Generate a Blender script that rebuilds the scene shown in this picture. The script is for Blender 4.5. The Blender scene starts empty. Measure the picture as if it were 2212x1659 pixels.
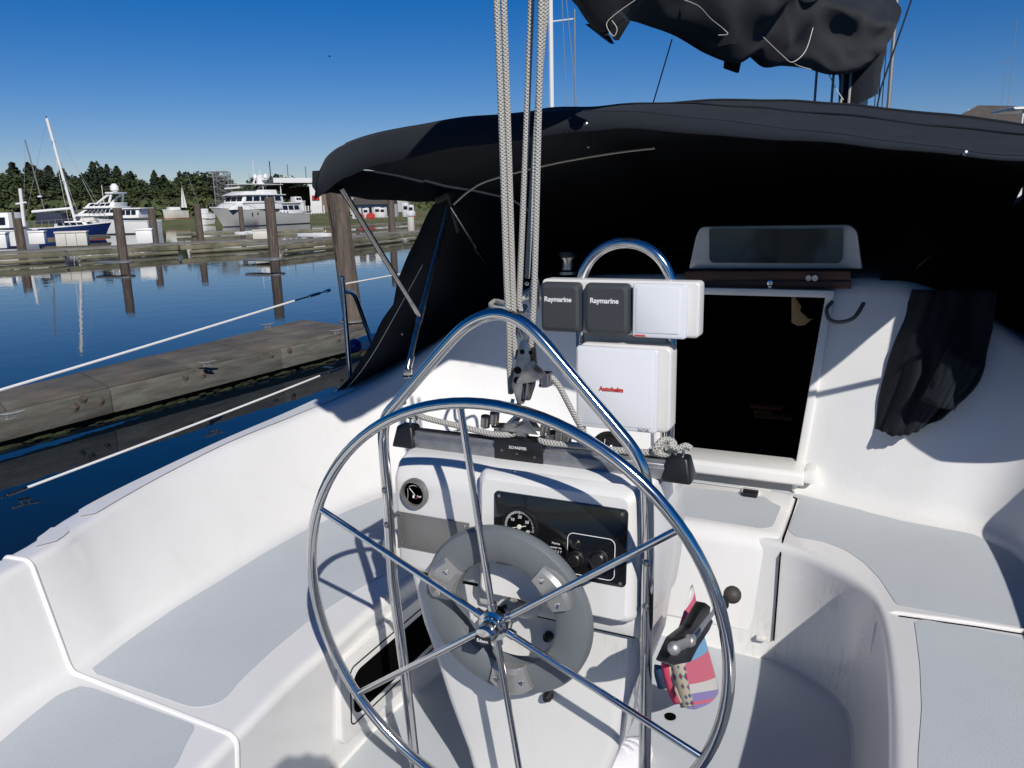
import bpy, bmesh, math, random
from mathutils import Vector, Matrix, noise
random.seed(7)
D = bpy.data
SC = bpy.context.scene
COL = SC.collection
rad = math.radians

# ------------------------------------------------------------------ camera, sky, sun, exposure
cd = D.cameras.new('camera'); cam = D.objects.new('camera', cd); COL.objects.link(cam); SC.camera = cam
cd.sensor_width = 36.0; cd.lens = 36.0*1720/2212; cd.clip_start = 0.02; cd.clip_end = 6000
_R = Vector((0.90089861, 0.4333752, -0.02382502)); _U = Vector((-0.07513198, 0.20977739, 0.97485826)); _F = Vector((-0.42747734, 0.87645843, -0.2215485))
cam.matrix_world = Matrix(((_R.x, _U.x, -_F.x, 0.737), (_R.y, _U.y, -_F.y, -1.4), (_R.z, _U.z, -_F.z, 1.60), (0, 0, 0, 1)))
SUN_EL = rad(36.4)
SUN_FROM = Vector((math.sin(rad(43.0))*math.cos(SUN_EL), -math.cos(rad(43.0))*math.cos(SUN_EL), math.sin(SUN_EL)))
W = D.worlds.new('World'); SC.world = W; W.use_nodes = True
_n = W.node_tree.nodes; _l = W.node_tree.links
sky = _n.new('ShaderNodeTexSky'); sky.sky_type = 'NISHITA'; sky.sun_disc = False
sky.sun_elevation = SUN_EL; sky.sun_rotation = math.atan2(SUN_FROM.x, SUN_FROM.y)
sky.altitude = 0; sky.air_density = 1.0; sky.dust_density = 0.0; sky.ozone_density = 1.2
_n['Background'].inputs[1].default_value = 0.06
hs = _n.new('ShaderNodeHueSaturation'); hs.inputs['Saturation'].default_value = 1.38
tint = _n.new('ShaderNodeMixRGB'); tint.blend_type = 'MULTIPLY'; tint.inputs[0].default_value = 1.0; tint.inputs[2].default_value = (.745, .81, 1.10, 1)
_l.new(sky.outputs[0], tint.inputs[1]); _l.new(tint.outputs[0], hs.inputs['Color']); _l.new(hs.outputs[0], _n['Background'].inputs[0])
sl = D.lights.new('sun', 'SUN'); sl.energy = 4.4; sl.angle = rad(0.53); sl.color = (1.0, 0.955, 0.90)
so = D.objects.new('sun', sl); COL.objects.link(so); so.rotation_euler = SUN_FROM.to_track_quat('Z', 'Y').to_euler()
vs = SC.view_settings; vs.view_transform = 'Standard'; vs.look = 'None'; vs.exposure = 0.0; vs.gamma = 1.0; vs.use_curve_mapping = False
SC.cycles.max_bounces = 8; SC.cycles.glossy_bounces = 5; SC.cycles.transparent_max_bounces = 8; SC.cycles.diffuse_bounces = 4
SC.cycles.caustics_reflective = False; SC.cycles.caustics_refractive = False
SC.cycles.use_denoising = True

# ------------------------------------------------------------------ materials
def mat(name, col, rough=0.5, metal=0.0, var=0.0, vscale=3.0, bump=0.0, bscale=60.0, spec=0.5, coat=0.0, stretch=(1, 1, 1), col2=None, coords='Object', sheen=0.0, detail=4.0):
    m = D.materials.new(name); m.use_nodes = True
    nt = m.node_tree; b = nt.nodes['Principled BSDF']
    b.inputs['Base Color'].default_value = (*col, 1); b.inputs['Roughness'].default_value = rough
    b.inputs['Metallic'].default_value = metal; b.inputs['Specular IOR Level'].default_value = spec
    b.inputs['Coat Weight'].default_value = coat; b.inputs['Sheen Weight'].default_value = sheen
    b.inputs['Coat Roughness'].default_value = 0.08
    if var or bump:
        tc = nt.nodes.new('ShaderNodeTexCoord'); mp = nt.nodes.new('ShaderNodeMapping'); mp.inputs['Scale'].default_value = stretch
        nt.links.new(tc.outputs[coords], mp.inputs[0])
    if var:
        nz = nt.nodes.new('ShaderNodeTexNoise'); nz.inputs['Scale'].default_value = vscale; nz.inputs['Detail'].default_value = detail; nz.inputs['Roughness'].default_value = 0.65
        nt.links.new(mp.outputs[0], nz.inputs[0])
        r = nt.nodes.new('ShaderNodeValToRGB'); r.color_ramp.elements[0].position = 0.32; r.color_ramp.elements[1].position = 0.68
        c2 = col2 or tuple(max(0, c*(1-var)) for c in col)
        r.color_ramp.elements[0].color = (*c2, 1); r.color_ramp.elements[1].color = (*col, 1)
        nt.links.new(nz.outputs[0], r.inputs[0]); nt.links.new(r.outputs[0], b.inputs['Base Color'])
        rr = nt.nodes.new('ShaderNodeMapRange'); rr.inputs[3].default_value = max(0.02, rough*0.85); rr.inputs[4].default_value = min(1, rough*1.2)
        nt.links.new(nz.outputs[0], rr.inputs[0]); nt.links.new(rr.outputs[0], b.inputs['Roughness'])
    if bump:
        n2 = nt.nodes.new('ShaderNodeTexNoise'); n2.inputs['Scale'].default_value = bscale; n2.inputs['Detail'].default_value = 3
        nt.links.new(mp.outputs[0], n2.inputs[0])
        bp = nt.nodes.new('ShaderNodeBump'); bp.inputs['Strength'].default_value = min(1, bump); bp.inputs['Distance'].default_value = 0.004 if bump <= 1 else 0.004*bump
        nt.links.new(n2.outputs[0], bp.inputs['Height']); nt.links.new(bp.outputs[0], b.inputs['Normal'])
    return m

def nonskid_mat(name, col):
    m = mat(name, col, 0.75, var=0.07, vscale=2.2)
    nt = m.node_tree; b = nt.nodes['Principled BSDF']; tc = nt.nodes['Texture Coordinate']
    v = nt.nodes.new('ShaderNodeTexVoronoi'); v.inputs['Scale'].default_value = 230; v.inputs['Randomness'].default_value = 0.45
    nt.links.new(tc.outputs['Object'], v.inputs[0])
    bp = nt.nodes.new('ShaderNodeBump'); bp.invert = True; bp.inputs['Strength'].default_value = 0.45; bp.inputs['Distance'].default_value = 0.0012
    nt.links.new(v.outputs['Distance'], bp.inputs['Height']); nt.links.new(bp.outputs[0], b.inputs['Normal'])
    return m

def gel_mat(name, col):
    """white gelcoat: faint yellowing blotches and a few dirty runs"""
    m = mat(name, col, 0.26, var=0.06, vscale=1.7, bump=0.14, bscale=10, coat=0.3)
    nt = m.node_tree; b = nt.nodes['Principled BSDF']
    tc = nt.nodes['Texture Coordinate']; mp = nt.nodes.new('ShaderNodeMapping'); mp.inputs['Scale'].default_value = (5, 5, 1.2); nt.links.new(tc.outputs['Object'], mp.inputs[0])
    nz = nt.nodes.new('ShaderNodeTexNoise'); nz.inputs['Scale'].default_value = 2.0; nz.inputs['Detail'].default_value = 8; nz.inputs['Roughness'].default_value = 0.7; nt.links.new(mp.outputs[0], nz.inputs[0])
    r = nt.nodes.new('ShaderNodeValToRGB'); r.color_ramp.elements[0].position = 0.55; r.color_ramp.elements[0].color = (0, 0, 0, 1); r.color_ramp.elements[1].position = 0.74; r.color_ramp.elements[1].color = (.16, .16, .16, 1)
    nt.links.new(nz.outputs[0], r.inputs[0])
    mx = nt.nodes.new('ShaderNodeMixRGB'); mx.inputs[2].default_value = (col[0]*0.74, col[1]*0.68, col[2]*0.56, 1)
    old = b.inputs['Base Color'].links[0].from_socket
    nt.links.new(r.outputs[0], mx.inputs[0]); nt.links.new(old, mx.inputs[1])
    last = mx.outputs[0]
    for c_, rad_ in (((.42, 1.25, .05), .16), ((.66, 1.12, .08), .18), ((.62, 1.20, .30), .10), ((.24, .16, .62), .10)):   # brown scuffs at the sole corner, runs below the console
        ds = nt.nodes.new('ShaderNodeVectorMath'); ds.operation = 'DISTANCE'; nt.links.new(tc.outputs['Object'], ds.inputs[0]); ds.inputs[1].default_value = c_
        mr = nt.nodes.new('ShaderNodeMapRange'); mr.inputs[1].default_value = rad_; mr.inputs[2].default_value = 0.0; mr.inputs[3].default_value = 0.0; mr.inputs[4].default_value = 1.0; nt.links.new(ds.outputs['Value'], mr.inputs[0])
        n3 = nt.nodes.new('ShaderNodeTexNoise'); n3.inputs['Scale'].default_value = 11; n3.inputs['Detail'].default_value = 9; n3.inputs['Roughness'].default_value = 0.75; nt.links.new(mp.outputs[0], n3.inputs[0])
        r3 = nt.nodes.new('ShaderNodeValToRGB'); r3.color_ramp.elements[0].position = 0.48; r3.color_ramp.elements[0].color = (0, 0, 0, 1); r3.color_ramp.elements[1].position = 0.74; r3.color_ramp.elements[1].color = (.75, .75, .75, 1); nt.links.new(n3.outputs[0], r3.inputs[0])
        mu = nt.nodes.new('ShaderNodeMath'); mu.operation = 'MULTIPLY'; nt.links.new(mr.outputs[0], mu.inputs[0]); nt.links.new(r3.outputs[0], mu.inputs[1])
        m2 = nt.nodes.new('ShaderNodeMixRGB'); m2.inputs[2].default_value = (.30, .25, .18, 1); nt.links.new(mu.outputs[0], m2.inputs[0]); nt.links.new(last, m2.inputs[1]); last = m2.outputs[0]
    nt.links.new(last, b.inputs['Base Color'])
    return m

def rope_mat(name, c1, c2, rate=70.0, fleck=None):
    m = D.materials.new(name); m.use_nodes = True; nt = m.node_tree; b = nt.nodes['Principled BSDF']; b.inputs['Roughness'].default_value = 0.85
    uv = nt.nodes.new('ShaderNodeTexCoord'); sep = nt.nodes.new('ShaderNodeSeparateXYZ'); nt.links.new(uv.outputs['UV'], sep.inputs[0])
    def M(op, a, c=None):
        n = nt.nodes.new('ShaderNodeMath'); n.operation = op
        for i, x in enumerate((a, c)):
            if x is None: continue
            if isinstance(x, (int, float)): n.inputs[i].default_value = x
            else: nt.links.new(x, n.inputs[i])
        return n.outputs[0]
    u = M('MULTIPLY', sep.outputs[0], 4*math.pi*2); v = M('MULTIPLY', sep.outputs[1], rate*math.pi*2)
    a = M('SINE', M('ADD', u, v)); c = M('SINE', M('SUBTRACT', u, v))
    h = M('MAXIMUM', a, c)
    r = nt.nodes.new('ShaderNodeValToRGB'); r.color_ramp.elements[0].position = 0.0; r.color_ramp.elements[0].color = (*c2, 1); r.color_ramp.elements[1].position = 0.8; r.color_ramp.elements[1].color = (*c1, 1)
    nt.links.new(M('MULTIPLY_ADD', h, 0.5), r.inputs[0])
    r.inputs[0].links[0].from_node.inputs[2].default_value = 0.5
    nt.links.new(r.outputs[0], b.inputs['Base Color'])
    bp = nt.nodes.new('ShaderNodeBump'); bp.inputs['Distance'].default_value = 0.002; bp.inputs['Strength'].default_value = 0.8; nt.links.new(h, bp.inputs['Height']); nt.links.new(bp.outputs[0], b.inputs['Normal'])
    return m

M = {}
M['gel'] = gel_mat('white_gelcoat', (0.76, 0.755, 0.735))
M['gel2'] = gel_mat('console_gelcoat', (0.74, 0.735, 0.71))
M['skid'] = nonskid_mat('grey_nonskid', (0.50, 0.53, 0.55))
M['skid2'] = nonskid_mat('pale_nonskid', (0.63, 0.645, 0.655))
M['bead'] = mat('white_vinyl_bead', (0.78, 0.765, 0.74), 0.4)
M['steel'] = mat('polished_stainless', (0.66, 0.655, 0.64), 0.11, 1.0, var=0.08, vscale=25)
M['steel2'] = mat('dull_stainless', (0.42, 0.41, 0.395), 0.28, 1.0, var=0.3, vscale=30)
M['alu'] = mat('satin_aluminium', (0.50, 0.49, 0.47), 0.42, 0.75, var=0.12, vscale=20)
M['track'] = mat('anodised_track', (0.36, 0.37, 0.39), 0.4, 0.7, var=0.3, vscale=25)
M['ring'] = mat('grey_clutch_plastic', (0.15, 0.165, 0.175), 0.42, var=0.12, vscale=6, bump=0.2, bscale=300)
M['black'] = mat('black_plastic', (0.012, 0.012, 0.013), 0.38, var=0.3, vscale=20)
M['blackg'] = mat('black_acrylic', (0.008, 0.008, 0.009), 0.12, coat=0.5)
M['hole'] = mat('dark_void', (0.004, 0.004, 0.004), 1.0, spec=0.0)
M['plate'] = mat('grey_metal_plate', (0.24, 0.235, 0.225), 0.42, 0.55, var=0.15, vscale=14)
M['pod'] = mat('offwhite_housing', (0.68, 0.67, 0.64), 0.38, var=0.05, vscale=9)
M['podw'] = mat('pale_cover_plastic', (0.70, 0.715, 0.74), 0.45, bump=0.1, bscale=500)
M['cover'] = mat('charcoal_cover', (0.045, 0.05, 0.054), 0.5, bump=0.25, bscale=400)
M['text_w'] = mat('white_print', (0.8, 0.8, 0.8), 0.6)
M['text_r'] = mat('red_print', (0.55, 0.04, 0.03), 0.6)
M['text_g'] = mat('grey_print', (0.2, 0.22, 0.24), 0.6)
M['needle'] = mat('cream_needle', (0.75, 0.74, 0.62), 0.5)
M['rope'] = rope_mat('grey_braid', (0.49, 0.48, 0.44), (0.28, 0.275, 0.25), 130)
M['canvas'] = mat('navy_black_canvas', (0.0105, 0.0145, 0.021), 0.82, var=0.35, vscale=7, bump=0.5, bscale=900, spec=0.25, sheen=0.06)
M['canvas_in'] = mat('black_canvas_lining', (0.004, 0.004, 0.005), 0.95, spec=0.1)
M['stitch'] = mat('pale_stitching', (0.55, 0.54, 0.47), 0.8)
M['teak'] = mat('teak_trim', (0.13, 0.05, 0.022), 0.5, var=0.4, vscale=5, stretch=(1, 12, 12))
M['smoke'] = mat('smoked_glazing', (0.02, 0.028, 0.033), 0.08, coat=0.3)
M['tan'] = mat('tan_plywood', (0.45, 0.30, 0.13), 0.6, var=0.2, vscale=12)
M['orange'] = mat('orange_fabric', (0.75, 0.16, 0.05), 0.8)
M['blueball'] = mat('blue_vinyl', (0.01, 0.025, 0.16), 0.25)
M['wood'] = mat('weathered_timber', (0.155, 0.155, 0.13), 0.85, var=0.6, vscale=2.2, bump=1.0, bscale=28, stretch=(6, 0.8, 6), col2=(0.075, 0.066, 0.052), detail=8)

# ------------------------------------------------------------------ geometry helpers
def catmull(pts, n=8, closed=False):
    P = [Vector(p) for p in pts]; out = []; m = len(P)
    if m < 3:
        return P
    rng = range(m if closed else m-1)
    for i in rng:
        if closed: p0, p1, p2, p3 = P[(i-1) % m], P[i], P[(i+1) % m], P[(i+2) % m]
        else: p0, p1, p2, p3 = P[max(i-1, 0)], P[i], P[i+1], P[min(i+2, m-1)]
        for k in range(n):
            t = k/n
            out.append(0.5*((2*p1)+(-p0+p2)*t+(2*p0-5*p1+4*p2-p3)*t*t+(-p0+3*p1-3*p2+p3)*t*t*t))
    if not closed: out.append(P[-1])
    return out

def fillet(pts, r, n=6):
    """polyline with rounded corners"""
    P = [Vector(p) for p in pts]; out = [P[0]]
    for i in range(1, len(P)-1):
        rr = r[i-1] if isinstance(r, (list, tuple)) else r
        a = P[i]-P[i-1]; c = P[i+1]-P[i]
        d = min(rr, a.length*0.48, c.length*0.48)
        s = P[i]-a.normalized()*d; e = P[i]+c.normalized()*d
        for k in range(n+1):
            t = k/n; out.append(s.lerp(P[i], t).lerp(P[i].lerp(e, t), t))
    out.append(P[-1]); return out

class G:
    def __init__(s): s.v = []; s.f = []; s.uv = {}; s.mi = []; s.cur = 0
    def add(s, v, f, uv=None):
        o = len(s.v); s.v += [tuple(x) for x in v]
        for i, q in enumerate(f):
            if uv: s.uv[len(s.f)] = uv[i]
            s.f.append(tuple(o+k for k in q)); s.mi.append(s.cur)
        return s
    def tube(s, pts, r, seg=12, closed=False, caps=True, ry=None):
        P = [Vector(p) for p in pts]; m = len(P); rf = r if callable(r) else (lambda t: r)
        tang = []
        for i in range(m):
            if closed: t = P[(i+1) % m]-P[i-1]
            else: t = P[min(i+1, m-1)]-P[max(i-1, 0)]
            tang.append(t.normalized() if t.length > 1e-9 else Vector((0, 0, 1)))
        ref = Vector((0, 0, 1)) if abs(tang[0].z) < 0.9 else Vector((1, 0, 0))
        nrm = (ref-tang[0]*ref.dot(tang[0])).normalized(); V = []; L = [0]
        for i in range(m):
            if i: L.append(L[-1]+(P[i]-P[i-1]).length)
            nrm = (nrm-tang[i]*nrm.dot(tang[i])); nrm = nrm.normalized() if nrm.length > 1e-9 else tang[i].orthogonal().normalized()
            bn = tang[i].cross(nrm); q = rf(i/max(1, m-1))
            for k in range(seg):
                a = 2*math.pi*k/seg; V.append(P[i]+nrm*math.cos(a)*q+bn*math.sin(a)*(q if ry is None else q*ry))
        F = []; U = []
        for i in range(m if closed else m-1):
            j = (i+1) % m; l0 = L[i]; l1 = L[j] if j > i else L[i]+(P[j]-P[i]).length
            for k in range(seg):
                k2 = (k+1) % seg
                F.append((i*seg+k, i*seg+k2, j*seg+k2, j*seg+k)); U.append(((k/seg, l0), ((k+1)/seg, l0), ((k+1)/seg, l1), (k/seg, l1)))
        if caps and not closed:
            F.append(tuple(range(seg-1, -1, -1))); U.append(tuple((0, 0) for _ in range(seg)))
            F.append(tuple((m-1)*seg+k for k in range(seg))); U.append(tuple((0, 0) for _ in range(seg)))
        return s.add(V, F, U)
    def box(s, c, d, rot=None):
        x, y, z = (k/2 for k in d); V = [Vector((a*x, b*y, e*z)) for a in (-1, 1) for b in (-1, 1) for e in (-1, 1)]
        if rot is not None: V = [rot @ v for v in V]
        V = [v+Vector(c) for v in V]
        return s.add(V, [(0, 1, 3, 2), (4, 6, 7, 5), (0, 4, 5, 1), (2, 3, 7, 6), (0, 2, 6, 4), (1, 5, 7, 3)])
    def hexa(s, bottom, top):
        return s.add(list(bottom)+list(top), [(3, 2, 1, 0), (4, 5, 6, 7), (0, 1, 5, 4), (1, 2, 6, 5), (2, 3, 7, 6), (3, 0, 4, 7)])
    def prism(s, poly, vec):
        n = len(poly); P = [Vector(p) for p in poly]; v = Vector(vec)
        return s.add(P+[p+v for p in P], [tuple(range(n))[::-1], tuple(range(n, 2*n))]+[(i, (i+1) % n, n+(i+1) % n, n+i) for i in range(n)])
    def lathe(s, prof, c, axis=(0, 0, 1), seg=24):
        ax = Vector(axis).normalized(); q = ax.to_track_quat('Z', 'Y'); V = []; n = len(prof)
        for r, h in prof:
            for k in range(seg):
                a = 2*math.pi*k/seg; V.append(Vector(c)+q @ Vector((r*math.cos(a), r*math.sin(a), h)))
        F = [(i*seg+k, i*seg+(k+1) % seg, (i+1)*seg+(k+1) % seg, (i+1)*seg+k) for i in range(n-1) for k in range(seg)]
        if prof[0][0] > 1e-6: F.append(tuple(range(seg))[::-1])
        if prof[-1][0] > 1e-6: F.append(tuple((n-1)*seg+k for k in range(seg)))
        return s.add(V, F)
    def ball(s, c, r, seg=16, sc=(1, 1, 1)):
        o = len(s.v); s.lathe([(max(1e-7, r*math.sin(math.pi*i/seg)), -r*math.cos(math.pi*i/seg)) for i in range(seg+1)], (0, 0, 0), seg=seg)
        for i in range(o, len(s.v)):
            v = s.v[i]; s.v[i] = (c[0]+v[0]*sc[0], c[1]+v[1]*sc[1], c[2]+v[2]*sc[2])
        return s
    def grid(s, rows, flip=False):
        m = len(rows[0]); V = [p for r in rows for p in r]; F = []
        for i in range(len(rows)-1):
            for j in range(m-1):
                q = (i*m+j, i*m+j+1, (i+1)*m+j+1, (i+1)*m+j); F.append(q[::-1] if flip else q)
        return s.add(V, F)
    def xf(s, mx, start=0):
        for i in range(start, len(s.v)): s.v[i] = tuple(mx @ Vector(s.v[i]))
        return s
    def build(s, name, m, parent=None, smooth=40, bevel=0, bseg=2, weld=False, solid=0, props=None):
        me = D.meshes.new(name); me.from_pydata([tuple(v) for v in s.v], [], s.f)
        for q in (m if isinstance(m, (list, tuple)) else [m]): me.materials.append(M[q] if isinstance(q, str) else q)
        if any(s.mi): me.polygons.foreach_set('material_index', s.mi)
        if s.uv:
            ul = me.uv_layers.new(name='UVMap')
            for p in me.polygons:
                u = s.uv.get(p.index)
                if u:
                    for k, li in enumerate(p.loop_indices): ul.data[li].uv = u[k]
        me.validate()
        if bevel or weld or solid or True:
            bm = bmesh.new(); bm.from_mesh(me)
            if weld: bmesh.ops.remove_doubles(bm, verts=bm.verts, dist=1e-5)
            if not solid and not s.open: bmesh.ops.recalc_face_normals(bm, faces=bm.faces)
            if bevel:
                ed = [e for e in bm.edges if len(e.link_faces) == 2 and e.calc_face_angle(0) > rad(25)]
                bmesh.ops.bevel(bm, geom=ed, offset=bevel, segments=bseg, profile=0.5, affect='EDGES', clamp_overlap=True)
            bm.to_mesh(me); bm.free()
        me.shade_smooth()
        if smooth: me.set_sharp_from_angle(angle=rad(smooth))
        ob = D.objects.new(name, me); COL.objects.link(ob)
        if solid:
            md = ob.modifiers.new('thickness', 'SOLIDIFY'); md.thickness = solid; md.offset = -1
        if parent is not None: put(ob, parent)
        if props:
            for k, v in props.items(): ob[k] = v
        return ob
    open = False

def wpos(o):
    return Vector(o.location) if o.parent is None else Vector((0, 0, 0))   # parts keep their vertices in world metres
def put(ob, parent):
    ob.parent = parent; ob.matrix_parent_inverse = Matrix.Translation(-wpos(parent))
def GG():
    g = G(); g.open = True; return g

def thing(name, label, cat, loc=(0, 0, 0), group=None, kind=None):
    o = D.objects.new(name, None); COL.objects.link(o); o.location = loc; o.empty_display_size = 0.1
    return tag(o, label, cat, group, kind)
def tag(o, label, cat, group=None, kind=None):
    o['label'] = label; o['category'] = cat
    if group: o['group'] = group
    if kind: o['kind'] = kind
    return o
def struct(o): o['kind'] = 'structure'; return o

def text(name, s, size, loc, xdir, updir, m, parent, extrude=0.0004, align='CENTER', bold=0.0, squash=1.0):
    cu = D.curves.new(name, 'FONT'); cu.body = s; cu.size = size; cu.extrude = extrude; cu.align_x = align; cu.align_y = 'CENTER'; cu.offset = bold; cu.resolution_u = 3
    ob = D.objects.new(name, cu); COL.objects.link(ob)
    x = Vector(xdir).normalized(); y = Vector(updir).normalized(); y = (y-x*x.dot(y)).normalized(); z = x.cross(y)
    x = x*squash
    mx = Matrix(((x.x, y.x, z.x, loc[0]), (x.y, y.y, z.y, loc[1]), (x.z, y.z, z.z, loc[2]), (0, 0, 0, 1)))
    dg = bpy.context.evaluated_depsgraph_get(); me = D.meshes.new_from_object(ob.evaluated_get(dg)); me.transform(mx)
    D.objects.remove(ob); D.curves.remove(cu)
    me.materials.clear(); me.materials.append(M[m])
    o2 = D.objects.new(name, me); COL.objects.link(o2); put(o2, parent); return o2

def copy_tree(o, parent=None):
    c = o.copy(); COL.objects.link(c)
    if parent is not None: c.parent = parent
    for ch in list(o.children): copy_tree(ch, c)
    return c

def rrect(cx, cz, w, h, r, n=5):
    out = []
    for sx, sz, a0 in ((1, 1, 0), (-1, 1, 90), (-1, -1, 180), (1, -1, 270)):
        for k in range(n+1):
            a = rad(a0+90*k/n); out.append((cx+sx*(w/2-r)+r*math.cos(a), cz+sz*(h/2-r)+r*math.sin(a)))
    return out

# ------------------------------------------------------------------ the sailboat we stand on
boat = thing('sailboat', 'white sailboat cockpit with grey non-skid seats around the steering pedestal', 'sailboat', (0, 0, 0))
S = [  # sole edge, seat front, seat back, coaming top, outer edge
 ((-.40,-2.6),(-.36,-2.6),(-.9,-2.6),(-.97,-2.6,.72),(-1.10,-2.6,.72)),
 ((-.42,-1.6),(-.38,-1.6),(-.95,-1.6),(-1.02,-1.6,.72),(-1.15,-1.6,.72)),
 ((-.52,-.9),(-.47,-.9),(-1.07,-.9),(-1.14,-.9,.72),(-1.24,-.9,.72)),
 ((-.60,-.24),(-.555,-.24),(-1.155,-.22),(-1.25,-.22,.72),(-1.345,-.23,.72)),
 ((-.625,0),(-.59,0),(-1.19,0),(-1.335,0,.72),(-1.44,0,.72)),
 ((-.635,.2),(-.60,.2),(-1.205,.2),(-1.405,.2,.72),(-1.50,.2,.72)),
 ((-.64,.45),(-.615,.45),(-1.225,.45),(-1.475,.45,.72),(-1.55,.45,.72)),
 ((-.61,.75),(-.60,.78),(-1.235,.8),(-1.535,.8,.725),(-1.61,.8,.72)),
 ((-.56,.97),(-.55,1.05),(-1.19,1.15),(-1.545,1.2,.73),(-1.66,1.2,.72)),
 ((-.46,1.13),(-.45,1.22),(-1.08,1.45),(-1.47,1.62,.78),(-1.68,1.6,.74)),
 ((-.33,1.22),(-.32,1.31),(-.93,1.68),(-1.30,1.88,.92),(-1.69,2.0,.76)),
 ((-.2,1.26),(-.2,1.35),(-.72,1.83),(-1.0,2.02,1.14),(-1.66,2.5,.8)),
 ((-.12,1.275),(-.12,1.36),(-.45,1.91),(-.7,2.07,1.24),(-.9,3.2,1.3)),
 ((-.08,1.28),(-.08,1.36),(-.16,1.93),(-.24,2.08,1.27),(-.3,3.5,1.32)),
 ((.1,1.28),(.1,1.36),(.13,1.93),(.13,2.08,1.27),(.13,3.5,1.33)),
 ((.3,1.27),(.3,1.355),(.42,1.91),(.50,2.08,1.27),(.55,3.5,1.32)),
 ((.46,1.255),(.47,1.30),(.66,1.83),(.78,2.06,1.26),(.95,3.2,1.3)),
 ((.58,1.20),(.59,1.22),(.86,1.76),(1.05,2.0,1.14),(1.5,2.8,.9)),
 ((.67,1.11),(.70,1.10),(1.08,1.70),(1.28,1.87,.98),(1.66,2.4,.8)),
 ((.715,.98),(.755,.96),(1.2,1.5),(1.39,1.56,.86),(1.66,1.7,.77)),
 ((.73,.7),(.785,.7),(1.26,1.1),(1.42,1.15,.79),(1.64,1.15,.75)),
 ((.73,.3),(.80,.3),(1.26,.5),(1.42,.5,.76),(1.6,.5,.73)),
 ((.70,-.2),(.79,-.2),(1.2,-.2),(1.36,-.2,.72),(1.48,-.2,.72)),
 ((.6,-.9),(.70,-.9),(1.08,-.9),(1.2,-.9,.72),(1.3,-.9,.72)),
 ((.5,-1.6),(.55,-1.6),(.95,-1.6),(1.05,-1.6,.72),(1.15,-1.6,.72)),
 ((.45,-2.6),(.5,-2.6),(.9,-2.6),(1.0,-2.6,.72),(1.10,-2.6,.72)),
]
SZ = 0.42; ND = 6
def dense(idx, dz=None):
    return catmull([(s[idx][0], s[idx][1], s[idx][2] if len(s[idx]) > 2 else dz) for s in S], ND)
cF, cC, cB, cT, cO = dense(0, 0.0), dense(1, SZ), dense(2, SZ), dense(3), dense(4)
WALL = (.106, .3, .5, .7, .918)
def profile(F, C, B, T, O):
    def fil(a, p, c, r, n=5):
        u = (a-p); w = (c-p); s = p+u.normalized()*min(r, u.length*.45); e = p+w.normalized()*min(r, w.length*.45)
        return [s.lerp(p, k/n).lerp(p.lerp(e, k/n), k/n) for k in range(n+1)]
    out = [F-Vector((0, 0, .0)), F+(C-F)*.12] + fil(F, C, B, .03)
    out += fil(C, B, T, (T-B).length*.095)
    out += [B+(T-B)*w for w in WALL]
    rT = (T-B).length*.07
    out += fil(B, T, O, rT)
    H = Vector((O.x*1.015, O.y, -1.0))
    out += fil(T, O, H, .025)
    out += [O.lerp(H, .3), H]
    return out
prof = [profile(*q) for q in zip(cF, cC, cB, cT, cO)]
NP = len(prof[0]); r0 = 2+6+6; rA = r0; rB = r0+4   # wall rows between which the opening lies
hole = (13*ND, 15*ND)
g = GG(); V = [p for r in prof for p in r]; Fc = []
for i in range(len(prof)-1):
    for j in range(NP-1):
        if hole[0] <= i < hole[1] and rA <= j < rB: continue
        Fc.append((i*NP+j, i*NP+j+1, (i+1)*NP+j+1, (i+1)*NP+j))
g.add(V, Fc)
mould = g.build('cockpit_moulding', 'gel', boat, smooth=0)
# sole
g = GG(); ring = [p.copy() for p in cF]; n = len(ring)
g.add([(p.x, p.y, 0) for p in ring]+[(.05, -2.6, 0)], [(i, i+1, n) for i in range(n-1)]); g.build('cockpit_sole', 'gel', boat)
def sheet(name, poly, m='skid', parent=boat, z=None, t=0.0012):
    P = [Vector((p[0], p[1], p[2] if z is None else z)) for p in poly]
    g = G(); g.prism(P, (0, 0, t)); return g.build(name, m, parent, smooth=30)
inset = []
cen = Vector((.05, .2, 0))
fl = [p for p in cF if p.y > -1.5]
for i, p in enumerate(fl):
    a = fl[max(i-1, 0)]; c = fl[min(i+1, len(fl)-1)]; t = (c-a).normalized(); nn = Vector((t.y, -t.x, 0))
    inset.append(p+nn*.012)
sheet('nonskid_panel', inset, z=0.001)
sheet('nonskid_panel', fillet([(x, y, 0) for x, y, z in [(-1.115,-0.188,0.420),(-1.135,-0.107,0.420),(-1.152,-0.022,0.420),(-1.175,0.142,0.420),(-1.183,0.320,0.420),(-1.199,0.549,0.420),(-1.199,0.778,0.420),(-1.166,1.011,0.420),(-1.123,1.208,0.420),(-.98,1.42,0),(-.78,1.58,0),(-.50,1.50,0),(-0.712,0.777,0.420),(-0.706,0.624,0.420),(-0.733,0.420,0.420),(-0.744,0.232,0.420),(-0.731,0.076,0.420),(-0.710,-0.062,0.420),(-0.681,-0.162,0.420),(-0.727,-0.204,0.420),(-1.080,-0.201,0.420)]], .03), z=SZ+.0005)
sheet('nonskid_panel', fillet([(x, y, 0) for x, y, z in [(-1.071,-0.255,0.420),(-1.091,-0.298,0.420),(-1.069,-0.396,0.420),(-1.041,-0.480,0.420),(-.93,-1.1,0),(-.88,-1.5,0),(-.6,-1.5,0),(-.62,-.7,0),(-0.600,-0.375,0.420),(-0.639,-0.311,0.420),(-0.671,-0.250,0.420),(-0.715,-0.249,0.420),(-1.035,-0.248,0.420)]], .02), z=SZ+.0005)
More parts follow.
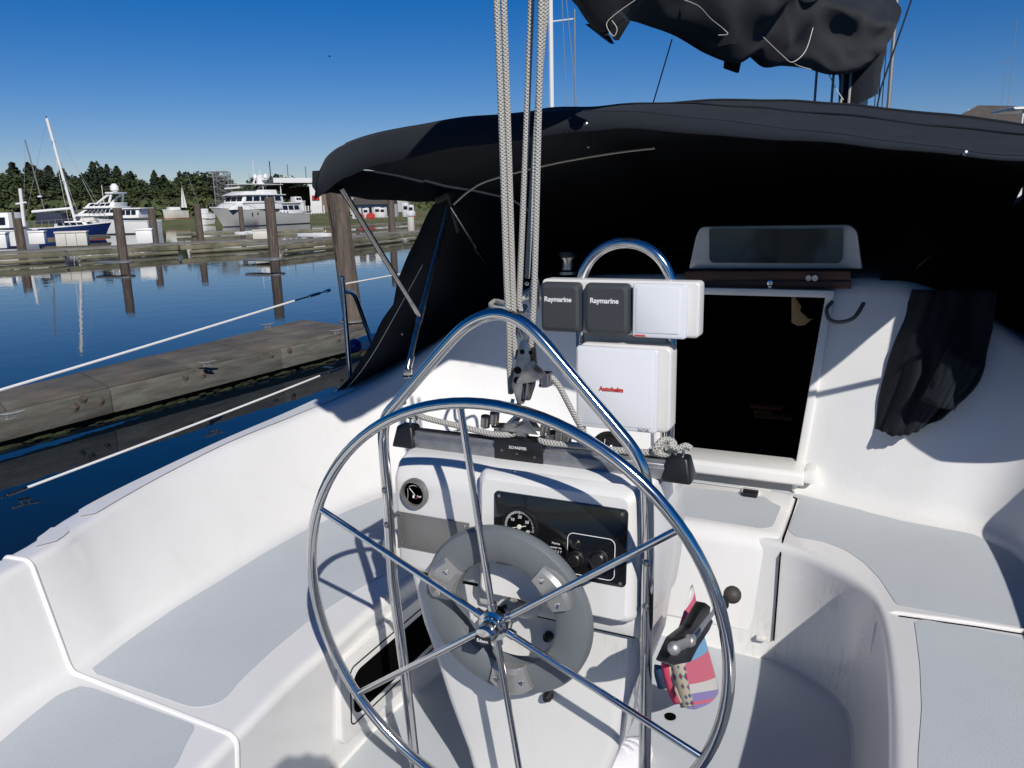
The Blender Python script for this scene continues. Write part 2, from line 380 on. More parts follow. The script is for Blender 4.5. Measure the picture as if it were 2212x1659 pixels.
sheet('nonskid_panel', fillet([(x, y, 0) for x, y, z in [(0.304,1.874,0.420),(0.288,1.904,0.420),(.50,1.86,0),(0.537,1.842,0.420),(0.691,1.742,0.420),(0.818,1.696,0.420),(1.04,1.66,0),(1.14,1.55,0),(1.21,1.36,0),(1.23,1.13,0),(1.122,1.002,0.420),(0.805,1.005,0.420),(0.754,1.169,0.420),(0.707,1.268,0.420),(0.649,1.347,0.420),(0.579,1.392,0.420),(0.478,1.401,0.420),(0.444,1.454,0.420),(0.452,1.775,0.420),(0.434,1.817,0.420),(0.339,1.835,0.420)]], .02), z=SZ+.0005)
sheet('nonskid_panel', fillet([(x, y, 0) for x, y, z in [(0.850,0.917,0.420),(0.870,0.946,0.420),(1.115,0.939,0.420),(1.22,.93,0),(1.22,.4,0),(1.14,-.2,0),(.95,-1.5,0),(.8,-1.5,0),(.85,-.2,0),(0.852,0.308,0.420),(0.862,0.495,0.420),(0.861,0.685,0.420),(0.855,0.826,0.420)]], .02), z=SZ+.0005)
sheet('nonskid_panel', fillet([(x, y, 0) for x, y, z in [(-.35,1.862,0),(-0.018,1.868,0.420),(0.172,1.882,0.420),(0.213,1.874,0.420),(0.208,1.841,0.420),(-0.009,1.828,0.420),(-.35,1.83,0)]], .008), z=SZ+.0005)
# grey strips along the coaming tops
def strip(name, i0, i1, u0, u1, parent=boat):
    g = GG(); rows = []
    for i in range(i0, i1+1):
        k = (i-i0)/(i1-i0); e = min(1, min(k, 1-k)*26)**.5; um = (u0+u1)/2
        a = cT[i].lerp(cO[i], um+(u0-um)*e); b = cT[i].lerp(cO[i], um+(u1-um)*e)
        rows.append([a+Vector((0, 0, .0035)), b+Vector((0, 0, .0035))])
    g.grid(rows); return g.build(name, 'skid2', parent)
strip('nonskid_strip', 3*ND+1, 4*ND-1, .16, .90); strip('nonskid_strip', 4*ND+1, 9*ND, .16, .90); strip('nonskid_strip', ND, 3*ND-1, .16, .90)
strip('nonskid_strip', 20*ND, 22*ND-1, .16, .90)
# raised moulding seams
def seam(i, off=0.0):
    pr = prof[i]; c = fillet([p for p in pr[1:-2]], .01, 2); g = G(); g.tube([p+Vector((0, off, 0)) for p in pr[1:-3]], .0065, 8); return g.build('seam_trim', 'bead', boat)
seam(3*ND)
g = G(); gl = [(.742, .95, .03), (.752, .95, .37), (.765, .952, .405), (.80, .956, .4215), (1.0, .975, .4215), (1.2, .985, .4215), (1.245, .99, .45), (1.48, 1.02, .72)]
g.tube(gl, .007, 8); g.build('seam_trim', 'bead', boat)
g = G(); g.tube([(x+.012, y-.016, z-.003) for x, y, z in gl], .004, 6); g.build('seam_gap', 'hole', boat)
# hand hold scooped in the starboard seat front
g = G(); pl = [(.794, .62, .365), (.789, .50, .33), (.789, .34, .33), (.795, .20, .36), (.80, .10, .385), (.80, .62, .385)]
g.prism(fillet(pl+[pl[0]], .02)[:-1], (-.004, 0, 0)); g.build('hand_hold', 'gel2', boat)
# bridge locker lid
bl = fillet([(-.30, 1.283, .085), (-.30, 1.332, .400), (-.30, 1.372, .432), (-.30, 1.60, .432), (-.30, 1.79, .432)], .03, 5)
inner = [p+Vector((0, .03, -.03)) for p in bl][::-1]
g = G(); g.prism(bl+inner, (.722, 0, 0)); lidm = g.build('locker_lid', 'gel', boat, bevel=.004)
sheet('nonskid_panel', fillet([(x, y, 0) for x, y, z in [(-.22,1.745,0),(0.016,1.723,0.430),(0.207,1.742,0.430),(0.230,1.712,0.430),(0.275,1.713,0.430),(0.321,1.732,0.430),(0.358,1.671,0.430),(0.395,1.650,0.430),(0.393,1.430,0.430),(0.364,1.400,0.430),(0.099,1.408,0.430),(-.22,1.42,0)]], .02), z=.4325)
g = G(); g.tube([(.437, 1.261, .08), (.439, 1.300, .38), (.440, 1.335, .418), (.440, 1.37, .4235), (.440, 1.60, .4235), (.438, 1.78, .4235), (.42, 1.80, .4225), (.20, 1.81, .4225), (-.30, 1.815, .4225)], .0030, 6); g.build('lid_gap', 'hole', boat)
g = G(); g.box((.396, 1.262, .078), (.035, .02, .016)); g.build('lid_catch', 'gel2', boat, bevel=.004)
g = G(); g.box((0.262,1.761,0.435), (.075, .05, .018)); g.build('latch_base', 'gel2', boat, bevel=.008)
g = G(); c = Vector((0.269,1.713,0.445)); g.box(c, (.055, .038, .018)); g.box(c+Vector((0, -.004, .012)), (.06, .012, .012)); g.build('latch', 'black', boat, bevel=.003)
# port seat locker: shade of its opening painted as a near-black sheet
def on_front(y, z):
    i = min(range(len(cC)//2), key=lambda k: abs(cC[k].y-y)); F_, C_ = cF[i], cC[i]; return F_.x+(C_.x-F_.x)*(z/SZ)
def wall_poly(cy, cz, w, h, r, off):
    return [Vector((-.616+.06*(z-.2)+off, y, z)) for y, z in rrect(cy, cz, w, h, r)]
for nm, m, w, h, off, th in (('locker_frame', 'gel2', .62, .28, -.05, .066), ('locker_shade_sheet', 'hole', .50, .145, .0165, .0015)):
    P_ = wall_poly(.49, .215, w, h, .035, off); g = G(); g.prism(P_, (th, 0, 0)); g.build(nm, m, boat, bevel=0 if m == 'hole' else .004)
P_ = wall_poly(.49, .215, .53, .19, .02, .0168); g = G(); g.tube(P_+[P_[0]], .0022, 6); g.build('locker_gasket', 'hole', boat)
g = G(); g.tube([(on_front(.66, .13)+.02, .66, .13), (on_front(.66, .11)+.024, .665, .10), (on_front(.66, .1)+.02, .675, .115)], .003, 6); g.build('locker_hook', 'steel2', boat)
# companionway frame, sill, interior
cw = D.objects.new('companionway', None); COL.objects.link(cw); put(cw, boat)
def bar(name, a, b, w, d, m='gel2', parent=cw, bev=.004):
    a = Vector(a); b = Vector(b); t = (b-a); L = t.length; q = t.to_track_quat('Z', 'Y').to_matrix()
    g = G(); g.box((a+b)/2, (w, d, L), q); return g.build(name, m, parent, bevel=bev)
def wl(x, z): return (x, 1.93+(z-.42)*.175, z)
g = G(); 
for xa, xb, wdt in ((-.172, -.232, .028), (.425, .493, .032)):
    a = Vector(wl(xa, .50)); b = Vector(wl(xb, 1.215)); o = Vector((wdt/2 if xa > 0 else -wdt/2, 0, 0)); y = Vector((0, -.03, 0)); y2 = Vector((0, .02, 0))
    g = G(); g.hexa([a-o+y, a+o+y, a+o+y2, a-o+y2], [b-o+y, b+o+y, b+o+y2, b-o+y2]); g.build('door_jamb', 'gel2', cw, bevel=.006)
g = G(); g.prism([(-.20, 1.80, .475), (-.20, 1.80, .512), (-.20, 1.815, .525), (-.20, 1.96, .535), (-.20, 1.96, .46), (-.20, 1.83, .46)], (.655, 0, 0)); g.build('sill', 'gel2', cw, bevel=.006)
g = G(); g.box((.475, 1.885, .50), (.045, .10, .06)); g.box((.42, 1.85, .45), (.02, .03, .05)); g.build('sill_end', 'gel2', cw, bevel=.012)
g = G(); g.box((.13, 2.035, 1.215), (.76, .05, .03)); g.build('lintel', 'gel2', cw, bevel=.004)
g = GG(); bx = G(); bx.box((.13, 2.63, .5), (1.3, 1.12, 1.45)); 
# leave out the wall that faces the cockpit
g.add(bx.v, [q for i, q in enumerate(bx.f) if i != 2]); g.build('cabin_interior', 'hole', boat)  # unlit darkness of the cabin put in as near-black wall colour
# hatch, glazing and teak trim above the opening
hp = fillet([(-0.099,2.120,1.300),(-0.072,2.120,1.441),(-0.053,2.120,1.480),(0.545,2.120,1.482),(0.574,2.120,1.456),(0.601,2.120,1.309)], .02)
g = G(); g.prism(hp, (0, .03, .004)); hatch = g.build('hatch_panel', 'gel2', boat, bevel=.004)
g = G(); g.prism(fillet([(-0.012,2.105,1.472),(-0.008,2.105,1.342),(0.004,2.105,1.327),(0.514,2.105,1.330),(0.527,2.105,1.347),(0.523,2.105,1.468),(-0.012,2.105,1.472)], .01)[:-1], (0, .008, 0)); g.build('hatch_window', 'smoke', hatch)
for q in ([(-0.105,2.060,1.293),(0.563,2.060,1.303),(0.566,2.060,1.270),(-0.104,2.060,1.257)], [(-0.104,2.060,1.251),(0.566,2.060,1.264),(0.568,2.060,1.233),(-0.103,2.060,1.217)]):
    g = G(); g.prism(q, (0, .03, 0)); g.build('teak_board', 'teak', boat, bevel=.003)
g = G(); p = Vector((0.420,2.050,1.275)); g.lathe([(.006, 0), (.012, .004), (.012, .012)], p-Vector((.012, 0, 0)), (0, -1, 0), 14); g.lathe([(.006, 0), (.012, .004), (.012, .012)], p+Vector((.012, 0, 0)), (0, -1, 0), 14); g.build('lock_cylinder', 'steel', boat)
g = G(); p = Vector((0.258,2.045,1.231)); g.box(p, (.012, .006, .05)); g.lathe([(.012, 0), (.012, .006)], p+Vector((0, 0, .02)), (0, -1, 0), 12); g.build('hasp', 'steel', boat, bevel=.001)
# tan board hanging inside and orange fabric below
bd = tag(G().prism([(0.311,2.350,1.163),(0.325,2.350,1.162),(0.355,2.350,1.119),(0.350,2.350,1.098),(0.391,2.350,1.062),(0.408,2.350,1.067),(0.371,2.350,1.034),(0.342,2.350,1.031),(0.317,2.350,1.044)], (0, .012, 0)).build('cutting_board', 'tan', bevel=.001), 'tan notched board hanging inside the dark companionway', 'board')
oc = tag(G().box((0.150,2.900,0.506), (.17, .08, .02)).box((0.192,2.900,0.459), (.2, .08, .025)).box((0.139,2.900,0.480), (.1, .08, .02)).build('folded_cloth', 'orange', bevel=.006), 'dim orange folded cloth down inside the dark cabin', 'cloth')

# ------------------------------------------------------------------ steering wheel
wc = Vector((0, 0, .706)); RAKE = rad(-3.18); RW = .5015
wx = Vector((1, 0, 0)); wz = Vector((0, math.sin(RAKE), math.cos(RAKE))); wy = wx.cross(wz)*-1; wn = Vector((0, -math.cos(RAKE), math.sin(RAKE)))  # towards the helmsman
def wp(r, a, o=0.0): return wc+wx*(r*math.sin(a))+wz*(r*math.cos(a))+wn*o
wheel = thing('steering_wheel', 'large polished six spoke steering wheel with a grey clutch ring', 'steering wheel', tuple(wc))
g = G(); g.tube([wp(RW, 2*math.pi*k/96) for k in range(96)], .0122, 16, closed=True); g.build('rim', 'steel', wheel)
SP = rad(-6.0)
for k in range(6):
    a = SP+k*math.pi/3; g = G(); g.tube([wp(.028, a, .004), wp(RW-.008, a, 0)], .0077, 14); g.build('spoke', 'steel', wheel)
g = G()
g.lathe([(.022, -.062), (.026, -.058), (.026, -.02), (.034, -.016), (.036, .004), (.034, .014), (.027, .018), (.027, .026), (.023, .028), (.0225, .052), (.019, .058), (.006, .061), (1e-6, .061)], wc, wn, 28)
for k in range(6): g.tube([wp(.02, SP+k*math.pi/3, .002), wp(.05, SP+k*math.pi/3, .002)], .0108, 12)
hub = g.build('hub', 'steel', wheel, smooth=35)
bdg = G(); ctr = wc+wn*.0585+wz*-.006; q = Matrix((wx, wn, wz)).transposed()
bdg.box(ctr+wn*.002, (.036, .004, .014), q); bb = bdg.build('badge', 'black', hub); text('badge_lettering', 'Edson', .011, ctr+wn*.0046, wx, wz, 'text_w', hub)
# clutch ring of the wheel pilot
dr_o = -.055; rc = wc.copy()
ro, ri, th = .205, .125, .022
prf = []
for k in range(13): a = math.pi*k/12; prf.append((ro-.012+.012*math.sin(a)*1.0, -th*math.cos(a)))
outer = [(ri, -th*.8), (ri+.008, -th), (ro-.02, -th), (ro-.006, -th*.75), (ro, -th*.3), (ro, th*.3), (ro-.006, th*.75), (ro-.022, th*.98), ((ro+ri)/2, th*1.08), (ri+.012, th*.98), (ri+.003, th*.8), (ri, th*.5), (ri, -th*.8)]
g = G(); g.lathe(outer, rc+wn*dr_o, wn, 72); g.f = [f for f in g.f if len(f) == 4]; g.mi = [0]*len(g.f)
ringo = g.build('clutch_ring', 'ring', wheel, smooth=35)
for kk in (5, 1, 3):
    a0 = SP+kk*math.pi/3
    g = G(); rows = []
    for i in range(9):
        a = a0+(-.30+.60*i/8); bulge = .012*math.cos((i-4)/4*math.pi/2)
        top = dr_o+th+.012+bulge*.6
        rows.append([wp(ri+.0, a, dr_o+th*.6), wp(ri+.002, a, top-.008), wp(ri+.012, a, top), wp(ro-.035+bulge, a, top+.003), wp(ro-.026+bulge, a, top-.004), wp(ro-.024+bulge, a, dr_o+th*.6)])
    g.grid(rows); g.add([p for p in rows[0]], [tuple(range(6))]); g.add([p for p in rows[-1]], [tuple(range(6))[::-1]])
    cl = g.build('spoke_clamp', 'alu', ringo, smooth=30)
    for s_ in (-.2, .2):
        g = G(); g.lathe([(.0075, 0), (.0072, .002), (.004, .0025), (.003, .001), (1e-6, .001)], wp(ri+.032, a0+s_, dr_o+th+.0165), wn, 14); g.build('screw', 'steel', ringo)
# ------------------------------------------------------------------ pedestal, console and guard
ped = thing('steering_pedestal', 'white steering console with black engine gauge panel behind the wheel', 'pedestal', (-.03, .28, 0))
cx = -.03
# upper console body
side = [(.150, .70), (.150, .945), (.175, .985), (.215, 1.0), (.43, .993), (.46, .975), (.50, .80), (.47, .72), (.42, .66), (.30, .66)]
g = G(); g.prism([(cx-.325, y, z) for y, z in side], (.65, 0, 0)); g.build('console_body', 'gel2', ped, bevel=.018, bseg=3)
g = G(); g.hexa([(cx-.385, .155, .715), (cx-.31, .155, .70), (cx-.31, .45, .70), (cx-.385, .45, .715)], [(cx-.375, .155, .775), (cx-.31, .155, .80), (cx-.31, .45, .80), (cx-.375, .45, .775)]); g.build('console_wing', 'gel2', ped, bevel=.015)
# column
g = G(); rows = []
for z, xl, xr, yf, yb in ((.69, -.335, .285, .162, .46), (.55, -.31, .272, .168, .43), (.44, -.275, .238, .172, .40), (.33, -.245, .222, .176, .38), (.2, -.20, .175, .18, .36), (.1, -.175, .14, .18, .34), (0, -.17, .13, .18, .34)):
    rr = rrect((xl+xr)/2, (yf+yb)/2, xr-xl, yb-yf, .03, 4); rows.append([Vector((x, y, z)) for x, y in rr]+[Vector((rr[0][0], rr[0][1], z))])
g.grid(rows); g.build('column', 'gel2', ped, smooth=30)
for xs in (-1, 1):
    g = G(); g.box((cx+xs*.215, .40, .02), (.09, .06, .04)); 
g = G(); g.tube([(-.245, .25, .36), (-.175, .24, .16), (-.17, .23, .10)], .013, 8, ry=.5); g.build('hinge_flange', 'pod', ped)
# gauge housing
hb = [Vector((x, 0, z)) for x, z in rrect(.088, .853, .385, .30, .018, 4)]
g = GG(); rows = []
for y, sc_ in ((.152, 1.0), (.128, .985), (.112, .93), (.108, .90)):
    rows.append([Vector((.088+(p.x-.088)*sc_, y+(p.z-.853)*.07, .853+(p.z-.853)*sc_)) for p in hb]); rows[-1].append(rows[-1][0].copy())
g.grid(rows, True); g.add(rows[-1][:-1], [tuple(range(len(hb)))]); hous = g.build('gauge_housing', 'gel2', ped, smooth=35)
g = G(); g.prism([(-.118, .144, .655), (.285, .144, .655), (.285, .132, .70), (.285, .140, .735), (-.118, .140, .735), (-.118, .132, .70)], (0, .012, 0)); g.build('housing_lip', 'gel2', ped, bevel=.006)
def py(z): return .106+(z-.853)*.07
def pan(name, cx_, cz, w, h, r, off, m, parent, th=.004, bev=.001):
    g = G(); P_ = [Vector((x, py(z)-off, z)) for x, z in rrect(cx_, cz, w, h, r)]; g.prism(P_, (0, th, 0)); return g.build(name, m, parent, bevel=bev)
panel = pan('gauge_panel', .105, .880, .315, .172, .010, .001, 'blackg', ped, .006)
XD = Vector((1, 0, 0)); UD = Vector((0, .07, 1)).normalized(); ND_ = Vector((0, -1, .07)).normalized()
def dial(name, x, z, r, parent, ring='black'):
    c = Vector((x, py(z)-.003, z)); g = G(); g.lathe([(r, -.004), (r, .004), (r*.96, .007), (r*.88, .007), (r*.86, .003)], c, ND_, 36); a = g.build(name, ring, parent)
    g = G(); g.lathe([(r*.87, 0), (r*.87, .003), (1e-6, .003)], c, ND_, 36); g.build('dial_face', 'blackg', a); return a, c+ND_*.0035
ta, tcn = dial('tachometer', .014, .893, .045, panel)
def dpt(c, r, adeg): a = rad(adeg); return c+XD*(r*math.sin(a))+UD*(r*math.cos(a))
g = G()
for k in range(41):
    a = -105+210*k/40; L = .008 if k % 10 == 0 else .0055
    p0 = dpt(tcn, .0365, a); p1 = dpt(tcn, .0365-L, a); g.tube([p0, p1], .0005 if k < 24 else .0003, 4)
g.build('tick_marks', 'text_w', ta)
for s_, a in (('0', -112), ('10', -50), ('20', 2), ('30', 55), ('40', 112)):
    text('numeral', s_, .0095, dpt(tcn, .0225, a)+ND_*.0003, XD, UD, 'text_w', ta)
text('lettering', 'x 1 0 0 R P M', .0062, dpt(tcn, .021, 180)+ND_*.0003, XD, UD, 'text_w', ta); text('lettering', 'PYXI', .0035, dpt(tcn, .029, 180)+ND_*.0003, XD, UD, 'text_w', ta)
g = G(); g.tube([dpt(tcn, .034, -105)+ND_*.002, tcn+ND_*.002], .0009, 6); g.tube([tcn+ND_*.002, dpt(tcn, .017, 75)+ND_*.002], .0011, 6); g.lathe([(.0055, 0), (.005, .003), (1e-6, .0035)], tcn, ND_, 16); g.build('needle', 'needle', ta)
ha, hc = dial('hour_meter', .103, .850, .029, panel)
for s_, sz, r, a in (('Marine', .007, .019, 0), ('ELAPSED TIME', .0042, .009, 0), ('1 5 2 3 7', .0075, .0005, 0), ('HOURS  1/10', .0038, .008, 180)):
    text('lettering', s_, sz, dpt(hc, r, a)+ND_*.0003, XD, UD, 'text_w', ha)
text('symbol', 'X', .008, dpt(hc, .018, 180)+ND_*.0003, XD, UD, 'text_w', ha)
kp = [Vector((x, py(z)-.006, z)) for x, z in rrect(.184, .853, .108, .092, .014)]
g = G(); g.tube(kp, .0009, 6, closed=True); g.build('white_outline', 'text_w', panel)
for x, z, r in ((.150, .842, .015), (.204, .852, .016), (.150, .876, .008)):
    c = Vector((x, py(z)-.004, z)); g = G(); g.lathe([(r*1.25, 0), (r*1.25, .002), (r, .004), (r*.95, .016), (r*.8, .018), (1e-6, .018)], c, ND_, 24); g.build('push_button', 'black', panel)
for x, z in ((-.038, .957), (.118, .800), (.252, .803), (.252, .957)):
    c = Vector((x, py(z)-.003, z)); g = G(); g.lathe([(.0045, 0), (.0042, .0015), (.002, .002), (1e-6, .002)], c, ND_, 12); g.build('screw', 'steel2', panel)
for x, z, y in ((-.09, .93, .125), (-.02, 1.0, .15), (.12, .995, .145), (.268, .715, .137), (.118, .652, .158), (-.065, .655, .158), (.24, .652, .158)):
    g = G(); g.lathe([(.0055, 0), (.0055, .002), (.004, .0045), (.0015, .0035), (1e-6, .0035)], (x, y, z), (0, -1, .1), 14); g.build('screw', 'steel', ped)
g = G(); g.tube([(-.10, .152, .651), (.27, .152, .651)], .0018, 6); g.build('seam_gap', 'hole', ped)
# fuel gauge and plate on the port side
fc = Vector((-.288, .147, .915)); g = G(); g.lathe([(.037, -.006), (.037, .006), (.035, .012), (.030, .012), (.028, .004)], fc, (0, -1, 0), 36); fg = g.build('fuel_gauge', 'plate', ped)
g = G(); g.lathe([(.029, 0), (.029, .004), (1e-6, .004)], fc, (0, -1, 0), 36); g.build('dial_face', 'blackg', fg)
fcc = fc+Vector((0, -.0045, 0)); X3 = Vector((1, 0, 0)); Z3 = Vector((0, 0, 1))
g = G(); g.tube([fcc+Vector((.0205*math.sin(rad(a)), 0, .0205*math.cos(rad(a)))) for a in range(-45, 40, 8)], .0005, 4); g.tube([fcc+Vector((-.022+.004*math.sin(rad(a)), 0, .02*math.cos(rad(a)))) for a in range(60, 175, 8)], .0004, 4); g.tube([fcc+Vector((-.012, -.001, .013)), fcc+Vector((.003, -.001, -.004))], .0008, 6); g.build('tick_marks', 'text_w', fg)
g = G(); g.box(fcc+Vector((-.002, -.0005, -.008)), (.005, .0008, .007)); g.build('fuel_symbol', 'text_w', fg)
text('lettering', 'Fuel', .007, fcc+Vector((.014, -.0004, -.006)), X3, Z3, 'text_w', fg)
g = G(); g.tube([fcc+Vector((.004, -.0004, -.013)), fcc+Vector((.008, -.0004, -.011))], .001, 4); g.build('red_mark', 'text_r', fg)
g = G(); g.box((-.243, .1475, .812), (.205, .004, .094)); pl = g.build('cover_plate', 'plate', ped, bevel=.001)
for x in (-.338, -.150):
    for z in (.775, .851):
        g = G(); g.lathe([(.0035, 0), (.003, .0015), (1e-6, .002)], (x, .1455, z), (0, -1, 0), 10); g.build('screw', 'steel', pl)
# wheel shaft boss
g = G(); g.lathe([(.062, 0), (.062, .006), (.056, .022), (.044, .034), (.03, .038), (.03, .03)], (-.002, .164, .70), (0, -1, 0), 32); g.build('shaft_boss', 'pod', ped)
g = G(); g.tube([(-.002, .18, .70), (0, .05, .704)], .0165, 16); g.build('wheel_shaft', 'steel2', ped)
for x, z in ((.055, .60), (.052, .44)):
    g = G(); g.lathe([(.012, 0), (.012, .012), (.007, .02), (1e-6, .02)], (x, .165, z), (0, -1, 0), 14); g.build('knob', 'black', ped)
# guard
gy = .124
arch = [Vector((-.318, .135, .0)), Vector((-.335, .128, .40))]+catmull([(-0.354,0.124,0.685),(-0.354,0.124,0.801),(-0.354,0.124,0.921),(-0.356,0.124,1.008),(-0.355,0.124,1.064),(-0.341,0.124,1.112),(-0.305,0.124,1.151),(-0.251,0.124,1.206),(-0.184,0.124,1.276),(-0.127,0.124,1.330),(-0.081,0.124,1.357),(-0.040,0.124,1.367),(-0.002,0.124,1.362),(0.032,0.124,1.345),(0.067,0.124,1.315),(0.119,0.124,1.260),(0.173,0.124,1.202),(0.231,0.124,1.140),(0.263,0.124,1.104),(0.284,0.124,1.070),(0.296,0.124,1.031),(0.301,0.124,0.981),(0.304,0.124,0.867)], 5)+[Vector((.303, .124, .60)), Vector((.303, .124, .0))]
g = G(); g.tube(arch, .0135, 16); gd = g.build('pedestal_guard', 'steel', ped)
for x, z in ((-.352, .925), (-.352, .835), (.304, .855), (.304, .755)):
    g = G(); g.lathe([(.0085, 0), (.008, .002), (.0045, .004), (.002, .003), (1e-6, .003)], (x, gy-.013, z), (0, -1, 0), 16); g.build('screw', 'steel2', gd)

# ------------------------------------------------------------------ water
def water_mat():
    m = D.materials.new('harbour_water'); m.use_nodes = True; nt = m.node_tree; b = nt.nodes['Principled BSDF']
    b.inputs['Base Color'].default_value = (.0035, .009, .016, 1); b.inputs['Roughness'].default_value = 0.015; b.inputs['IOR'].default_value = 1.333
    tc = nt.nodes.new('ShaderNodeTexCoord'); last = None
    for sc_, st, dist in ((1.2, .30, .010), (5.0, .22, .004)):
        nz = nt.nodes.new('ShaderNodeTexNoise'); nz.inputs['Scale'].default_value = sc_; nz.inputs['Detail'].default_value = 3; nt.links.new(tc.outputs['Object'], nz.inputs[0])
        bp = nt.nodes.new('ShaderNodeBump'); bp.inputs['Strength'].default_value = st; bp.inputs['Distance'].default_value = dist; nt.links.new(nz.outputs[0], bp.inputs['Height'])
        if last: nt.links.new(last, bp.inputs['Normal'])
        last = bp.outputs[0]
    nt.links.new(last, b.inputs['Normal']); return m
M['water'] = water_mat()
WZ = -.7
g = GG(); g.add([(-3000, -3000, WZ), (3000, -3000, WZ), (3000, 3000, WZ), (-3000, 3000, WZ)], [(0, 1, 2, 3)]); struct(g.build('water', 'water'))

# ------------------------------------------------------------------ instrument pod on its arch tube
pod = thing('instrument_pod', 'white instrument pod with two charcoal covers on a bent tube behind the wheel', 'instrument pod', (.14, .42, 1.0))
py0 = .385
g = G(); g.tube([(.034, .44, .98), (.034, .44, 1.25)]+[(.148-.114*math.cos(math.pi*k/24), .44, 1.388+.114*math.sin(math.pi*k/24)) for k in range(25)]+[(.262, .44, 1.25), (.262, .44, .98)], .0125, 16); arch2 = g.build('arch_tube', 'steel', pod)
g = G(); g.prism([Vector((x, py0, z)) for x, z in rrect(.146, 1.354, .385, .128, .010)], (0, .052, 0)); ph = g.build('pod_housing', 'pod', pod, bevel=.006, bseg=3)
XX = Vector((1, 0, 0)); ZZ = Vector((0, 0, 1))
for x0, x1 in ((-.043, .061), (.070, .182)):
    cx_ = (x0+x1)/2; w = x1-x0
    g = G(); P_ = rrect(cx_, 1.352, w, .121, .012); rows = []
    for d_, s_ in ((0, 1), (.012, .985), (.019, .93), (.022, .80)):
        rows.append([Vector((cx_+(x-cx_)*s_, py0-.001-d_, 1.352+(z-1.352)*s_)) for x, z in P_]); rows[-1].append(rows[-1][0].copy())
    g.grid(rows, True); g.add(rows[-1][:-1], [tuple(range(len(P_)))])
    cv = g.build('instrument_cover', 'cover', pod)
    g = G()
    for k in range(15):
        zz = 1.300+k*.0042
        xa = cx_-w*.43; xb = cx_+w*.43; pts = []
        for j in range(9):
            t = j/8; zc_ = zz+.028*math.sin(t*math.pi*.5)*t+.010*t*t*(k/5)
            pts.append(Vector((xa+(xb-xa)*t, py0-.0218+.006*(abs(2*t-1)**6), min(zc_, 1.395))))
        if k < 6: g.tube(pts, .00035, 4)
        else: g.tube(pts[5:], .00035, 4)
    g.build('groove_lines', 'black', cv)
    text('lettering', 'Raymarine', .0165, Vector((cx_-.004, py0-.0236, 1.372)), XX, ZZ, 'text_w', cv, bold=.00045)
g = G(); g.prism([Vector((x, py0-.002, z)) for x, z in rrect(.252, 1.352, .124, .124, .006)], (0, -.018, 0)); wcv = g.build('blank_cover', 'podw', pod, bevel=.004)
g = G(); g.prism([Vector((x, py0-.0198, z)) for x, z in rrect(.249, 1.354, .102, .106, .004)], (0, -.0016, 0)); g.build('cover_face', 'podw', wcv, bevel=.0008)
text('lettering', 'Autohelm', .0065, Vector((.208, py0-.0207, 1.2945)), XX, ZZ, 'text_r', wcv, bold=.0003)
# chart plotter box below
cp = thing('display_box', 'large square white display under the instrument pod with red lettering on its cover', 'display', (.16, .42, 1.03))
g = G(); g.prism([Vector((x, .372, z)) for x, z in rrect(.168, 1.166, .225, .205, .016)], (0, .058, 0)); bk = g.build('display_body', 'pod', cp, bevel=.006, bseg=3)
g = G(); g.prism([Vector((x, .366, z)) for x, z in rrect(.156, 1.166, .198, .198, .007)], (0, -.020, 0)); fcv = g.build('front_cover', 'podw', cp, bevel=.004)
g = G(); g.prism([Vector((x, .3465, z)) for x, z in rrect(.153, 1.168, .184, .182, .005)], (0, -.0014, 0)); g.build('cover_face', 'podw', fcv, bevel=.0007)
text('lettering', 'Autohelm', .0148, Vector((.146, .3440, 1.166)), XX, ZZ, 'text_r', fcv, bold=.0006)
text('lettering', 'SeaTalk', .009, Vector((.225, .3455, 1.0735)), XX, ZZ, 'text_g', fcv)
g = G(); g.box((.150, .44, 1.18), (.25, .012, .215)); g.build('mounting_plate', 'pod', cp, bevel=.004)
# compass
cps = thing('compass', 'black domed compass with white numerals behind the traveller track', 'compass', (.125, .40, .985))
cc = Vector((.120, .40, .985))
g = G(); g.lathe([(.052, -.02), (.052, .006), (.045, .012)], cc, (0, 0, 1), 32); g.build('compass_body', 'black', cps)
g = G(); g.lathe([(.045*math.cos(a), .045*math.sin(a)*1.05) for a in [k*math.pi/20 for k in range(10)]]+[(1e-6, .047)], cc+Vector((0, 0, .012)), (0, 0, 1), 32); dome = g.build('compass_dome', 'blackg', cps)
cdir = Vector((.737-.12, -1.4-.40, 0)).normalized()
def cpt(ang, r, z):
    q = Matrix.Rotation(ang, 3, 'Z') @ cdir; return cc+q*r+Vector((0, 0, z))
g = G()
for k in range(-16, 17): a = k*.075; g.tube([cpt(a, .0435, .022), cpt(a, .0425, .0265+(.002 if k % 3 == 0 else 0))], .0005, 4)
g.tube([cpt(-.25, .040, .030), cpt(-.25, .032, .050)], .0007, 4); g.build('card_marks', 'text_w', dome)
for s_, a in (('60', -.62), ('90', -.05), ('120', .52)):
    d_ = Matrix.Rotation(a, 3, 'Z') @ cdir; text('numeral', s_, .010, cpt(a, .0458, .0155), ZZ.cross(d_), ZZ, 'text_w', dome)

